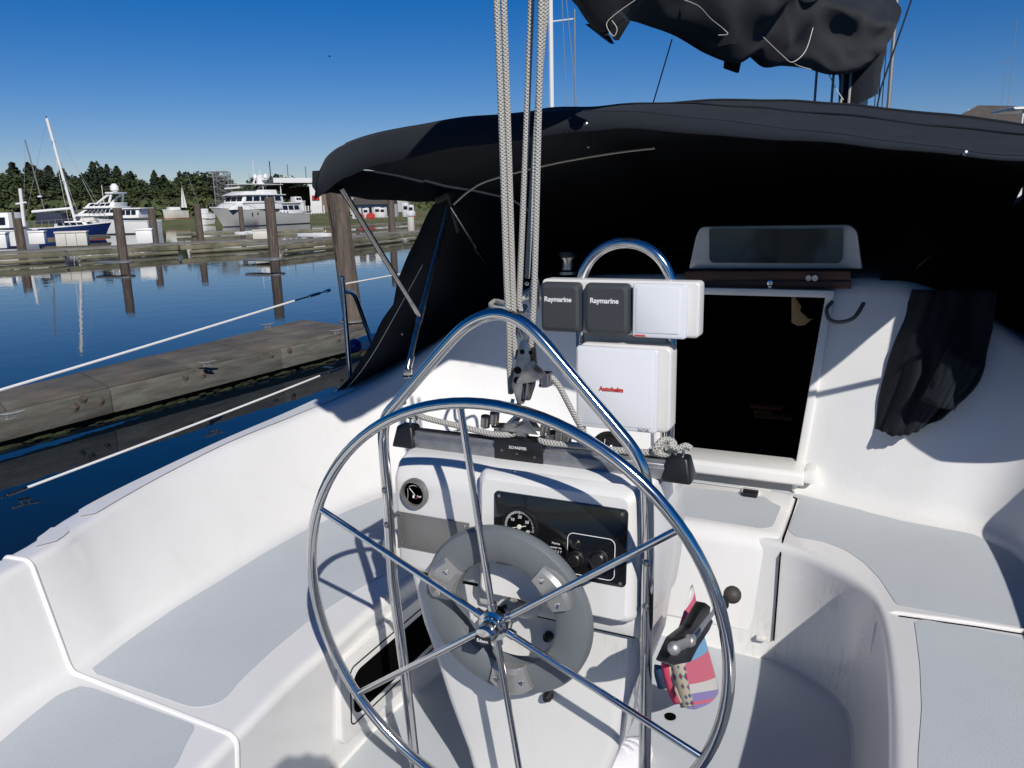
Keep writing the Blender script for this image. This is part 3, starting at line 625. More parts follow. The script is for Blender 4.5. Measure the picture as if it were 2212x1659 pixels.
# ------------------------------------------------------------------ mainsheet traveller
tv = thing('mainsheet_traveller', 'alloy traveller track with black end caps lying across the console top', 'traveller', (0, .26, 1.0))
ty = .258
g = G(); g.prism([(-.345, ty-.022, .998), (-.345, ty-.022, 1.024), (-.345, ty-.012, 1.030), (-.345, ty-.014, 1.040), (-.345, ty+.014, 1.040), (-.345, ty+.012, 1.030), (-.345, ty+.022, 1.024), (-.345, ty+.022, .998)], (.655, 0, 0)); g.build('track', 'track', tv, bevel=.0015)
g = G(); g.box((-.018, ty, 1.0425), (.655, .012, .004)); g.build('track_slot', 'black', tv)
for x, s_ in ((-.372, -1), (.333, 1)):
    g = G(); z0, z1 = .996, 1.052; a = .034; b = .022
    g.hexa([(x-a, ty-.032, z0), (x+a, ty-.032, z0), (x+a, ty+.032, z0), (x-a, ty+.032, z0)], [(x-b, ty-.02, z1), (x+b, ty-.02, z1), (x+b, ty+.02, z1), (x-b, ty+.02, z1)]); ec = g.build('end_cap', 'black', tv, bevel=.006, bseg=3)
    g = G(); g.tube([(x+k[0]*s_, ty, 1.05+k[1]) for k in ((-.008, 0), (-.008, .016), (0, .022), (.008, .016), (.008, 0))], .0035, 8); g.build('eye', 'steel', ec)
# car
car = G(); car.box((-.048, ty-.0, 1.024), (.128, .052, .052)); crr = car.build('traveller_car', 'black', tv, bevel=.003)
text('lettering', 'SCHAEFER', .010, Vector((-.048, ty-.0265, 1.032)), XX, ZZ, 'text_w', crr)
for x, z in ((-.09, 1.022), (-.05, 1.018), (-.004, 1.015)):
    g = G(); g.lathe([(.0035, 0), (.003, .0015), (1e-6, .002)], (x, ty-.026, z), (0, -1, 0), 10); g.build('rivet', 'steel2', crr)
g = G(); g.box((-.048, ty, 1.062), (.03, .016, .03)); g.prism([(-.105, ty-.014, 1.066), (.0, ty-.014, 1.066), (-.03, ty-.014, 1.104), (-.048, ty-.014, 1.110), (-.066, ty-.014, 1.104)], (0, .003, 0)); g.prism([(-.105, ty+.014, 1.066), (.0, ty+.014, 1.066), (-.03, ty+.014, 1.104), (-.048, ty+.014, 1.110), (-.066, ty+.014, 1.104)], (0, .003, 0)); g.build('toggle_plates', 'steel2', tv, bevel=.001)
for x, y_, z in ((-.105, ty, 1.066), (.028, ty, 1.062)):
    g = G(); g.lathe([(.023, -.010), (.023, -.007), (.017, -.005), (.017, .005), (.023, .007), (.023, .010)], (x, y_, z), (0, 0, 1), 24); g.build('sheave_block', 'steel2', tv)
for x, z in ((-.14, 1.085), (-.115, 1.096), (.055, 1.07), (.072, 1.066), (.018, 1.082)):
    g = G(); g.lathe([(.012, -.014), (.012, .014), (.008, .016), (.008, -.016)], (x, ty-.012, z), (.2, -.2, 1), 16); g.build('cam_roller', 'steel2', tv)
g = G(); g.lathe([(.010, -.005), (.010, .02), (.006, .022)], (-.048, ty-.02, 1.095), (0, -1, 0), 14); g.build('clevis_pin', 'steel2', tv)
# control lines
cl1 = thing('control_line', 'grey braided control line from the left end cap to the traveller car', 'rope', (-.2, ty, 1.05))
g = G(); g.tube(catmull([(-.355, ty, 1.075), (-.34, ty-.008, 1.086), (-.31, ty-.014, 1.078), (-.22, ty-.016, 1.068), (-.13, ty-.018, 1.058), (-.085, ty-.016, 1.058), (-.068, ty-.004, 1.060), (-.075, ty+.012, 1.062), (-.10, ty+.018, 1.066)], 6), .0078, 10); g.build('line', 'rope', cl1)
g = G(); g.tube([(-.352, ty, 1.068), (-.345, ty, 1.082), (-.33, ty, 1.080)], .009, 10); g.build('splice', 'rope', cl1)
cl2 = thing('control_line', 'grey braided control line knotted at the right end cap of the track', 'rope', (.2, ty, 1.05))
g = G(); g.tube(catmull([(.03, ty+.016, 1.06), (.008, ty+.004, 1.056), (.006, ty-.014, 1.054), (.03, ty-.020, 1.052), (.09, ty-.016, 1.052), (.18, ty-.012, 1.050), (.26, ty-.008, 1.052), (.30, ty-.006, 1.062)], 6), .0078, 10); g.build('line', 'rope', cl2)
g = G(); kc = Vector((.302, ty-.01, 1.068)); g.tube(catmull([kc+Vector((.018*math.cos(a)*(1+.25*math.sin(2*a)), .010*math.sin(a*1.5), .017*math.sin(a))) for a in [k*2*math.pi/12 for k in range(15)]], 4), .0078, 10); g.tube(catmull([kc+Vector((.01, -.01, .012)), kc+Vector((.03, -.006, .004)), kc+Vector((.046, 0, .010)), kc+Vector((.058, .002, .004))], 4), .0072, 10); g.build('knot', 'rope', cl2)

# ------------------------------------------------------------------ mainsheet tackle
ms = thing('mainsheet_tackle', 'steel fiddle block with cam cleat and five grey sheet ropes above the console', 'tackle', (-.07, .3, 1.1))
my = .30
def rope(name, pts, r=.0072, parent=ms, sm=6):
    g = G(); g.tube(catmull(pts, sm), r, 12); return g.build(name, 'rope', parent)
rope('sheet_rope', [(-0.108,0.300,2.093), (-0.102,0.300,1.743), (-0.100,0.300,1.434), (-0.099,0.305,1.294), (-0.105,0.315,1.212), (-0.108,0.325,1.140)], .0073)
rope('sheet_rope', [(-0.095,0.310,2.094), (-0.091,0.310,1.743), (-0.089,0.310,1.434), (-0.088,0.310,1.316), (-0.086,0.310,1.243), (-0.075,0.310,1.235)], .0073)
rope('sheet_rope', [(-0.033,0.330,2.090), (-0.058,0.330,1.712), (-0.078,0.330,1.432), (-0.082,0.330,1.364), (-0.078,0.335,1.345), (-0.075,0.350,1.356)], .0072)
rope('sheet_rope', [(0.007,0.290,2.075), (-0.008,0.290,1.738), (-0.022,0.290,1.437), (-0.030,0.290,1.322), (-0.038,0.295,1.267)], .0072)
rope('sheet_rope', [(0.003,0.340,2.087), (-0.016,0.340,1.938), (-0.044,0.345,1.691), (-0.063,0.345,1.468), (-0.069,0.350,1.424)], .0064)
rope('sheet_rope', [(-0.035,0.300,1.191), (-0.008,0.295,1.198), (0.011,0.300,1.195), (0.028,0.310,1.171), (0.045,0.325,1.127), (0.059,0.340,1.087), (0.072,0.360,1.047)], .0072)
def plate(name, outline, y, th, m='steel2', parent=ms, bev=.0008):
    g = G(); g.prism([Vector(p)+Vector((0, y-my, 0)) for p in outline], (0, th, 0)); return g.build(name, m, parent, bevel=bev)
OUT = fillet([(-0.067,0.300,1.251),(-0.060,0.300,1.280),(-0.048,0.300,1.286),(-0.036,0.300,1.273),(-0.033,0.300,1.220),(-0.038,0.300,1.168),(-0.053,0.300,1.127),(-0.071,0.300,1.127),(-0.085,0.300,1.173),(-0.067,0.300,1.251)], .006, 3)[:-1]
cpl = [plate('cheek_plate', OUT, y, .003) for y in (.282, .318)]
for p, r in (((-0.054,0.281,1.256), .006), ((-0.032,0.281,1.255), .005), ((-0.067,0.281,1.210), .009), ((-0.069,0.281,1.185), .009), ((-0.036,0.281,1.187), .008)):
    g = G(); g.lathe([(r, 0), (r, .0012), (1e-6, .0012)], p, (0, -1, 0), 16); g.build('cheek_hole', 'hole', cpl[0])
for p, r in (((-0.052,0.300,1.247), .020), ((-0.061,0.300,1.193), .028)):
    g = G(); g.lathe([(r, -.012), (r*.8, -.004), (r*.8, .004), (r, .012)], p, (0, -1, 0), 24); g.build('sheave', 'black', ms)
TRI = fillet([(-0.047,0.265,1.192),(-0.023,0.265,1.238),(-0.017,0.265,1.241),(0.018,0.265,1.210),(-0.000,0.265,1.198),(-0.041,0.265,1.189),(-0.047,0.265,1.192)], .004, 3)[:-1]
tri = [plate('cam_arm', TRI, y, .0025) for y in (.262+.035, .29+.035)]
tri[0].location.y = -.035+.0; tri[1].location.y = -.03
g = G(); g.lathe([(.010, 0), (.010, .0012), (1e-6, .0012)], (-0.020,0.260,1.210), (0, -1, 0), 16); g.build('cheek_hole', 'hole', ms)
g = G(); g.lathe([(.0055, 0), (.005, .003), (1e-6, .004)], (-0.039,0.259,1.196), (0, -1, 0), 14); g.build('pivot_bolt', 'steel2', ms)
for k, p in enumerate(((0.004,0.275,1.177), (0.005,0.290,1.177))):
    g = G(); g.lathe([(.013, -.0), (.013, .004), (.011, .006), (.011, .026), (.013, .028), (.013, .032), (1e-6, .032)], p, (0, 0, 1), 20); g.build('cam_roller', 'steel2', ms)
g = G(); p = Vector((-0.052,0.279,1.157)); g.box(p, (.008, .002, .045), Matrix.Rotation(rad(8), 3, 'Y')); lbp = g.build('label_plate', 'black', ms); text('lettering', 'SCHAEFER', .0065, p+Vector((0, -.0015, 0)), (0, 0, -1), (1, 0, 0), 'text_w', lbp)
g = G(); g.tube([(-0.073,0.300,1.127), (-0.077,0.290,1.104), (-0.074,0.275,1.090)], .006, 10); g.tube([(-0.105,0.330,1.124), (-0.106,0.320,1.105)], .005, 8); g.build('shackle', 'steel2', ms)
# small becket block above
UP = fillet([(-0.048,0.300,1.424),(-0.041,0.300,1.427),(-0.038,0.300,1.386),(-0.040,0.300,1.355),(-0.049,0.300,1.338),(-0.054,0.300,1.355),(-0.056,0.300,1.385),(-0.048,0.300,1.424)], .004, 3)[:-1]
for y in (.328, .352): plate('small_cheek', UP, y, .0025)
for p in ((-0.055,0.320,1.413), (-0.057,0.320,1.383), (-0.057,0.320,1.345)):
    g = G(); g.lathe([(.005, 0), (.005, .003), (.003, .005), (1e-6, .005)], p, (0, -1, 0), 12); g.build('pivot_bolt', 'steel', ms)
g = G(); g.tube([(-0.092,0.330,1.345), (-0.065,0.330,1.341)], .005, 8); g.tube([(-0.066,0.300,1.330), (-0.069,0.300,1.305), (-0.062,0.300,1.288)], .006, 8); g.tube([(-0.049,0.300,1.330), (-0.052,0.300,1.303), (-0.055,0.300,1.280)], .003, 8); g.build('shackle', 'steel2', ms)

# ------------------------------------------------------------------ engine control, striped pouch, shoe, drain
ec = thing('engine_control', 'silver throttle lever with dark round knob on a black plate beside the console', 'throttle lever', (.36, .25, .62))
g = G(); outl = [(0.385,0.226,0.729),(0.385,0.285,0.690),(0.385,0.273,0.674),(0.385,0.322,0.634),(0.385,0.279,0.633),(0.385,0.169,0.653),(0.385,0.095,0.658),(0.385,-0.048,0.733),(0.385,-0.105,0.772),(0.385,-0.031,0.780),(0.385,0.087,0.742)]
g.prism(fillet(outl+[outl[0]], .006, 2)[:-1], (.022, 0, 0)); g.build('control_plate', 'black', ec, bevel=.004)
g = G(); lp = [Vector(q) for q in ((0.420,-0.106,0.805), (0.420,0.020,0.751), (0.425,0.059,0.744), (0.430,0.099,0.747), (0.440,0.163,0.750))]
g.tube(catmull(lp, 5), lambda t: .011-.005*t, 12, ry=.55); g.ball(lp[0], .0125, 12); g.ball(lp[1], .0125, 12); g.build('lever', 'alu', ec)
g = G(); g.tube([lp[-1], Vector((0.430,0.312,0.694))], .006, 10); g.lathe([(.016, -.012), (.017, 0), (.011, .012)], (0.430,0.295,0.700), (.3, .6, .5), 16); g.build('knob_neck', 'black', ec)
M['knob'] = mat('olive_black_rubber', (.045, .042, .033), .6, bump=.2, bscale=300)
g = G(); g.ball((0.430,0.425,0.657), .0215, 20); g.build('ball_knob', 'knob', ec)
for q in ((0.385,0.016,0.713), (0.385,0.063,0.678), (0.385,-0.006,0.717)):
    g = G(); g.ball(q, .0065, 8); g.build('bolt', 'steel', ec)

def stripe_mat():
    m = D.materials.new('striped_cotton'); m.use_nodes = True; nt = m.node_tree; b = nt.nodes['Principled BSDF']; b.inputs['Roughness'].default_value = .95; b.inputs['Sheen Weight'].default_value = .2
    tc = nt.nodes.new('ShaderNodeTexCoord'); sp = nt.nodes.new('ShaderNodeSeparateXYZ'); nt.links.new(tc.outputs['UV'], sp.inputs[0])
    r = nt.nodes.new('ShaderNodeValToRGB'); r.color_ramp.interpolation = 'CONSTANT'; nt.links.new(sp.outputs[1], r.inputs[0])
    pk = (.62, .06, .13, 1); wh = (.62, .60, .56, 1); bl = (.10, .34, .58, 1); pu = (.20, .15, .42, 1)
    st = [(0, wh), (.115, pk), (.23, bl), (.42, pk), (.57, wh), (.67, pu), (.80, pk), (.865, pu), (.985, (.06, .04, .12, 1))]
    e = r.color_ramp.elements; e[0].position = 0; e[0].color = st[0][1]; e[1].position = st[1][0]; e[1].color = st[1][1]
    for p, c in st[2:]: q = e.new(p); q.color = c
    nz = nt.nodes.new('ShaderNodeTexNoise'); nz.inputs['Scale'].default_value = 900; nt.links.new(tc.outputs['Object'], nz.inputs[0])
    bp = nt.nodes.new('ShaderNodeBump'); bp.inputs['Strength'].default_value = .5; bp.inputs['Distance'].default_value = .001; nt.links.new(nz.outputs[0], bp.inputs['Height']); nt.links.new(bp.outputs[0], b.inputs['Normal'])
    nt.links.new(r.outputs[0], b.inputs['Base Color']); return m
M['stripe'] = stripe_mat()
def band_mat():
    m = D.materials.new('woven_pattern_band'); m.use_nodes = True; nt = m.node_tree; b = nt.nodes['Principled BSDF']; b.inputs['Roughness'].default_value = .95
    tc = nt.nodes.new('ShaderNodeTexCoord'); mp = nt.nodes.new('ShaderNodeMapping'); mp.inputs['Scale'].default_value = (1.6, 4, 1); nt.links.new(tc.outputs['UV'], mp.inputs[0])
    ch = nt.nodes.new('ShaderNodeTexVoronoi'); ch.distance = 'MANHATTAN'; ch.inputs['Scale'].default_value = 1.6; ch.inputs['Randomness'].default_value = .35; nt.links.new(mp.outputs[0], ch.inputs[0])
    r = nt.nodes.new('ShaderNodeValToRGB'); r.color_ramp.interpolation = 'CONSTANT'; e = r.color_ramp.elements
    e[0].color = (.5, .02, .04, 1); e[1].position = .36; e[1].color = (.05, .20, .30, 1); q = e.new(.22); q.color = (.28, .02, .04, 1); q = e.new(.55); q.color = (.55, .48, .36, 1)
    nt.links.new(ch.outputs['Distance'], r.inputs[0]); nt.links.new(r.outputs[0], b.inputs['Base Color']); return m
M['band'] = band_mat(); M['pink'] = mat('pink_cotton', (.62, .06, .13), .95); M['cream'] = mat('cream_tape', (.6, .52, .38), .9); M['navy'] = mat('navy_cotton', (.02, .06, .12), .95)
pc = thing('striped_pouch', 'pink purple and white striped cloth pouch hanging under the throttle lever', 'pouch', (.42, .42, .5))
Lh = [Vector(q) for q in ((0.345,0.374,0.692), (0.345,0.434,0.603), (0.345,0.523,0.478), (0.345,0.643,0.328), (0.345,0.740,0.196), (0.345,0.739,0.163), (0.345,0.612,0.213), (0.345,0.443,0.306))]
Ll = [Vector(q) for q in ((0.335,0.394,0.675), (0.335,0.341,0.647), (0.335,0.248,0.612), (0.335,0.193,0.584), (0.335,0.222,0.520), (0.335,0.279,0.446), (0.335,0.339,0.386), (0.335,0.391,0.338))]
Lh = catmull(Lh, 4); Ll = catmull(Ll, 4); n = len(Lh); g = GG(); NC = 20
to = (Vector((.737, -1.4, 1.6))-Vector((.44, .4, .5))).normalized()
for i in range(n):
    c = (Lh[i]+Ll[i])/2; a = (Lh[i]-Ll[i])/2; d = to*min(.035, .55*a.length)*math.sin(math.pi*min(1, .12+.88*(i/(n-1))**.8))**.5 if i < n-1 else to*.008
    for k in range(NC):
        t = 2*math.pi*k/NC; w_ = 1+.07*math.sin(5*t+i*.1); g.v.append(tuple(c+a*math.cos(t)+d*math.sin(t)*w_))
for i in range(n-1):
    for k in range(NC):
        k2 = (k+1) % NC; sl_ = -.055
        g.uv[len(g.f)] = tuple(((kk/NC), (ii/(n-1))+sl_*math.cos(2*math.pi*kk/NC)*-1) for ii, kk in ((i, k), (i, k+1), (i+1, k+1), (i+1, k)))
        g.f.append((i*NC+k, i*NC+k2, (i+1)*NC+k2, (i+1)*NC+k)); g.mi.append(0)
g.f.append(tuple((n-1)*NC+k for k in range(NC))); g.mi.append(0)
g.build('pouch_cloth', 'stripe', pc, smooth=0)
def bandf(name, pts, wdt, m, off):
    P_ = catmull([Vector(p)+to*off for p in pts], 5); g = GG(); rows = []
    for i, p in enumerate(P_):
        t = (P_[min(i+1, len(P_)-1)]-P_[max(0, i-1)]).normalized(); s = t.cross(to).normalized(); rows.append([p-s*wdt/2-to*.006, p+to*.003, p+s*wdt/2-to*.006])
    o = len(g.v); g.grid(rows)
    nr = len(rows)
    for fi in range(len(g.f)):
        i, j = divmod(fi, 2); g.uv[fi] = ((j/2, i/nr), ((j+1)/2, i/nr), ((j+1)/2, (i+1)/nr), (j/2, (i+1)/nr))
    return g.build(name, m, pc, smooth=0, solid=.003)
bandf('woven_band', [(0.350,0.226,0.575), (0.350,0.238,0.538), (0.350,0.269,0.483), (0.350,0.311,0.422), (0.350,0.339,0.382)], .034, 'band', .040)
bandf('cream_edge', [(0.350,0.141,0.617), (0.350,0.161,0.575), (0.350,0.206,0.512), (0.350,0.269,0.436)], .008, 'cream', .034)
bandf('pink_edge', [(0.350,0.110,0.633), (0.350,0.124,0.596), (0.350,0.164,0.536), (0.350,0.228,0.460)], .016, 'pink', .028)
bandf('navy_flap', [(0.340,0.110,0.624), (0.340,0.112,0.601), (0.340,0.146,0.547)], .028, 'navy', .012)

sh = thing('shoe', 'white canvas shoe with pale grey stripes on the sole beside the pedestal', 'shoe', (.16, .42, 0))
M['shoe'] = mat('white_shoe_cloth', (.74, .74, .78), .85, bump=.5, bscale=160); M['shoe2'] = mat('lilac_grey_trim', (.42, .42, .48), .85)
g = G(); rows = []; sc = Vector((.075, .36, 0)); sd = Vector((.30, .95, 0)).normalized(); ss = Vector((sd.y, -sd.x, 0))
for i in range(17):
    t = i/16; w_ = .036+.016*math.sin(t*math.pi*.9+.3); w_ *= max(.08, 1-(max(0, t-.86)/.14)**2)**.5 if t < 1 else .1
    h = .115-.065*t if t < .55 else .079-.035*((t-.55)/.45)**1.5
    c = sc+sd*(.29*t)+ss*(.006*math.sin(t*3)); ring = []
    for k in range(16):
        a = 2*math.pi*k/16; x = math.cos(a); z = math.sin(a)
        ring.append(c+ss*(w_*x*(1 if z < 0 else (1-.35*z)))+Vector((0, 0, h/2+h/2*(z if z > 0 else max(-1, z*1.6)))))
    ring.append(ring[0].copy()); rows.append(ring)
g.grid(rows); g.add(rows[0][:-1], [tuple(range(16))]); g.add(rows[-1][:-1], [tuple(range(16))[::-1]]); su = g.build('upper', 'shoe', sh, smooth=60, weld=True)
g = G(); bot = [r[11] for r in rows]+[r[13] for r in rows[::-1]]
g.prism([sc+sd*(.30*t-.005)+ss*(s_*(.044+.012*math.sin(t*math.pi*.9+.3))*(max(.0, 1-(max(0, t-.8)/.2)**2)**.5 if t < 1 else 0)) for s_, tt in ((1, [k/10 for k in range(11)]), (-1, [k/10 for k in range(9, -1, -1)])) for t in tt], (0, 0, .018)); g.build('outsole', 'bead', sh, bevel=.003)
for k in range(6):
    t = .50+k*.055; c = sc+sd*(.29*t)+Vector((0, 0, (.082-.004*k)))
    g = G(); g.tube(catmull([c-ss*.032-Vector((0, 0, .018)), c-ss*.016+Vector((0, 0, .001)), c+ss*.012+sd*.012+Vector((0, 0, .002)), c+ss*.03+sd*.02-Vector((0, 0, .016))], 4), .0035, 6); g.build('lace', 'shoe2' if k % 2 else 'shoe', sh)
g = G(); g.lathe([(.018, 0), (.018, .004), (.012, .004), (.0115, .001)], (0.190,0.806,0.001), (0, 0, 1), 20); g.build('drain_hole', 'hole', boat)
dk = Vector((0.191,0.802,0.004)); g = G(); g.lathe([(.0175, 0), (1e-6, .0012)], dk, (0, 0, 1), 20); g.build('drain_plug', 'hole', boat)

# ------------------------------------------------------------------ dodger
dg_ = thing('dodger', 'black canvas dodger on bent steel bows over the companionway', 'dodger', (0, 1.6, 1.2))
def roof_edge(y):
    k = [(1.7, 1.66), (2.2, 1.655), (2.6, 1.65), (3.0, 1.60), (3.3, 1.46), (3.6, 1.3)]
    for (a, za), (b, z_) in zip(k, k[1:]):
        if a <= y <= b: return za+(z_-za)*(y-a)/(b-a)
    return 1.0
def zb(x):   # lower hem of the aft edge
    k = [(-1.30, 1.56), (-1.19, 1.63), (-1.06, 1.70), (-.9, 1.742), (-.6, 1.778), (-.05, 1.812), (.43, 1.752), (1.0, 1.672), (1.12, 1.662), (1.30, 1.63)]
    for (a, za), (b, z_) in zip(k, k[1:]):
        if a <= x <= b: t = (x-a)/(b-a); t = t*t*(3-2*t)*.35+t*.65; return za+(z_-za)*t
    return k[0][1] if x < k[0][0] else k[-1][1]
def wob(x, y, s=6.0, a=.006): return noise.noise(Vector((x*s, y*s, 3.1)))*a
def tab(T_, x):
    if x <= T_[0][0]: return T_[0][2]
    for a, b in zip(T_, T_[1:]):
        if a[0] <= x <= b[0]: return a[2]+(b[2]-a[2])*(x-a[0])/(b[0]-a[0])
    return T_[-1][2]
BAND = catmull([(-1.20, 1.02, 1.715), (-1.179,1.020,1.770), (-1.134,1.020,1.805), (-1.054,1.020,1.832), (-0.914,1.020,1.853), (-0.689,1.020,1.873), (-0.430,1.020,1.877), (-0.207,1.020,1.870), (-0.057,1.020,1.863), (0.167,1.020,1.826), (0.426,1.020,1.783), (0.720,1.020,1.730), (0.997,1.020,1.683), (1.20, 1.02, 1.67)], 4)
RIDGE = catmull([(-1.25, 1.7, 1.68), (-1.12, 1.7, 1.74), (-.9, 1.7, 1.80), (-.6, 1.7, 1.87), (-0.472,1.700,1.941), (-0.281,1.700,1.942), (0.006,1.700,1.945), (0.255,1.700,1.932), (0.488,1.700,1.903), (0.778,1.700,1.853), (1.060,1.700,1.799), (1.22, 1.7, 1.72)], 4)
nx = 90; X0, X1 = -1.19, 1.19
rows = []
prof_r = [(.955, -.010), (.975, .035), (1.0, .062), (1.02, .070), (1.10, .082), (1.3, .105), (1.5, .125), (1.7, .135), (1.72, .140), (1.9, .130), (2.2, .115), (2.6, .06), (3.0, -.06), (3.3, -.20), (3.45, -.34)]
xs = [X0+(X1-X0)*i/nx for i in range(nx+1)]
g = GG()
for y, dz in prof_r:
    r = []
    for x in xs:
        if y < .96: z = zb(x)
        elif y < 1.01: z = zb(x)+(tab(BAND, x)-zb(x))*(.5 if y < .98 else .9)
        elif y <= 1.7:
            t = (y-1.02)/.68; z = tab(BAND, x)*(1-t)+tab(RIDGE, x)*t+.012*math.sin(t*math.pi)
        else: z = tab(RIDGE, x)+(dz-.135)
        sc_ = .022*math.sin(max(0, min(1, (y-1.72)/.9))*math.pi)
        r.append(Vector((x, y, z+wob(x, y)-sc_)))
    rows.append(r)
g.grid(rows); g.build('canvas_top', 'canvas', dg_, smooth=50, solid=.004)
# inner lining of the hem and side skirts
for sgn in (-1, 1):
    g = GG(); rr_ = []
    for i in range(49):
        t = i/24; y = .97+(1.9-.97)*t; t = min(t, 1.0) if y < 1.9 else 1.0+(y-1.9); x = sgn*(1.17+.028)
        zt = 1.70+.02*math.sin(t*3.1); zl = (1.665-.045*t) - .02*math.sin(t*math.pi) if t <= 1 else 1.62-.3*(t-1)
        zt = min(zt, roof_edge(max(1.7, y))+.05)
        if t < .06: zl -= .012
        rr_.append([Vector((x, y, zt+.03)), Vector((x+sgn*.006, y, (zt+zl)/2)), Vector((x-sgn*.012, y, zl+wob(x, y, 5, .01)))])
    g.grid(rr_); g.build('side_skirt', 'canvas', dg_, solid=.003)
edge = [(-1.170,1.837,1.625), (-1.220,1.827,1.497), (-1.280,1.781,1.364), (-1.340,1.715,1.223), (-1.410,1.667,1.084), (-1.480,1.607,0.941), (-1.560,1.569,0.823), (-1.650,1.541,0.726)]
edge = catmull(edge, 4)
for sgn in (-1, 1):
    g = GG(); rows = []; N = 16
    ed_ = edge if sgn < 0 else catmull([(-1.175, 1.64, 1.667), (-1.195, 1.48, 1.52), (-1.27, 1.37, 1.30), (-1.34, 1.34, 1.14), (-1.42, 1.42, 1.03), (-1.62, 1.6, .88)], 5)
    for i, p in enumerate(ed_):
        t = i/(len(ed_)-1); q = Vector((-1.0-.45*t, 3.25+.1*t, 1.40-.64*t)); r = []
        for k in range(N+1):
            u = k/N; v = Vector(p).lerp(q, u); rz_ = roof_edge(v.y); v.z += (1-t)**3*max(0, rz_-v.z); v.x += (1-t)**3*(-1.205-v.x)*min(1, u*6); v.x -= .05*math.sin(u*math.pi)*(1-.3*t); v.x += wob(u*2, t*2, 3, .03)
            if sgn > 0: v.x = -v.x
            r.append(v)
        rows.append(r)
    g.grid(rows); g.build('side_panel', 'canvas', dg_, smooth=60, solid=.004)
g = G(); g.tube([Vector(p)+Vector((.03, .02, 0)) for p in edge[9:]], .0016, 5); g.build('stitching', 'stitch', dg_)
g = GG(); g.grid([[Vector((x, 3.3, zb(x)-.10)), Vector((x*1.2, 3.4, .74))] for x in [-1.19+.17*k for k in range(15)]]); g.build('front_panel', 'canvas_in', dg_, solid=.004)
# second bow hem piping seen from below, seams
g = G(); g.tube([Vector((x, 1.022, tab(BAND, x)+wob(x, 1.02)+.001)) for x in xs[4:-2]], .0022, 6); g.build('hem_piping', 'canvas', dg_)
g = G(); g.tube([Vector((x, 1.34, tab(BAND, x)*.53+tab(RIDGE, x)*.47+.014+wob(x, 1.34))) for x in xs[10:-2]], .0035, 6); g.build('hem_piping', 'canvas', dg_)
g = G(); g.tube([Vector((x, 1.71, tab(RIDGE, x)+.004+wob(x, 1.71))) for x in xs[36:-4]], .006, 6); g.build('hem_piping', 'canvas', dg_)
bow = catmull([(-1.13, 1.80, 1.60), (-.95, 1.72, 1.70), (-.7, 1.68, 1.775), (-.4, 1.66, 1.83), (-.05, 1.66, 1.86), (.4, 1.66, 1.80), (.9, 1.70, 1.70), (1.12, 1.80, 1.60)], 8)
def dtube(name, pts, r=.0115, m='steel2', par=dg_):
    g = G(); g.tube(pts, r, 14); return g.build(name, m, par)
for sgn in (-1, 1):
    def m_(p): p = Vector(p); return Vector((p.x if sgn < 0 else -p.x+(.16 if p.z < 1.3 else 0), p.y+(.30 if sgn > 0 and p.z < 1.3 else 0), p.z))
    J = m_((-1.170,1.592,1.117)); foot = m_((-1.170,1.471,0.884)); top = m_((-1.150,1.845,1.583)); cor = m_((-1.165,1.085,1.672)); Jf = m_((-1.150,2.379,1.156))
    b1 = dtube('main_bow', [foot+Vector((0, 0, .02)), J, top])
    b2 = dtube('aft_strut', [J, cor])
    b3 = dtube('forward_strut', [top+Vector((0, .02, .01)), Jf], .009)
    dtube('end_fitting', [foot+Vector((0, .002, .012)), foot.lerp(J, .30)], .0145, par=b1)
    dtube('slide_collar', [J.lerp(foot, .10), J.lerp(top, .10)], .0150, par=b1)
    dtube('end_fitting', [J.lerp(cor, .04), J.lerp(cor, .13)], .0135, par=b2)
    dtube('end_fitting', [cor.lerp(J, .0), cor.lerp(J, .06)], .0135, par=b2)
    dtube('end_fitting', [top.lerp(J, .0), top.lerp(J, .10)], .0135, par=b1)
    dtube('slide_collar', [top.lerp(Jf, .45), top.lerp(Jf, .52)], .012, par=b3)
    g = G(); g.box(foot+Vector((0, 0, .006)), (.03, .028, .03)); g.lathe([(.026, 0), (.026, .006), (.01, .012), (1e-6, .012)], foot+Vector((0, 0, -.018)), (0, 0, 1), 16); g.lathe([(.006, -.018), (.006, .018)], foot+Vector((0, 0, .006)), (1, 0, 0), 10); g.build('deck_hinge', 'steel2', b1, bevel=.002)
    g = G(); g.ball(J.lerp(cor, .02), .012, 8); g.ball(top, .012, 8); g.build('swivel', 'steel2', b1)
    M['strap'] = M.get('strap') or mat('grey_webbing', (.10, .10, .10), .8)
    g = G(); sp_ = catmull([top+Vector((-sgn*.0, -.10, .035)), top+Vector((0, -.05, .045)), top+Vector((0, .0, .055)), top+Vector((0, .03, .0)), top+Vector((-sgn*.0, .07, -.08)), top+Vector((0, .085, -.11))], 5); g.tube(sp_, .014, 8, ry=.25); g.build('strap', 'strap', dg_)
g = G(); g.tube(catmull([(-.98, 1.60, 1.60), (-.90, 1.60, 1.655), (-.8, 1.60, 1.695), (-.55, 1.62, 1.745), (-.3, 1.62, 1.775), (-.12, 1.62, 1.787)], 8), .0038, 8); g.build('inner_piping', 'stitch', dg_)
for p in ((0.863,0.950,1.695), (-1.400,1.784,0.998), (-0.338,1.500,1.799), (-0.150,0.970,1.827)):
    g = G(); p = Vector(p); g.lathe([(.007, -.004), (.007, .002), (.004, .004), (1e-6, .004)], p, (.15, -1, .1), 14); g.build('snap_fastener', 'steel2', dg_)

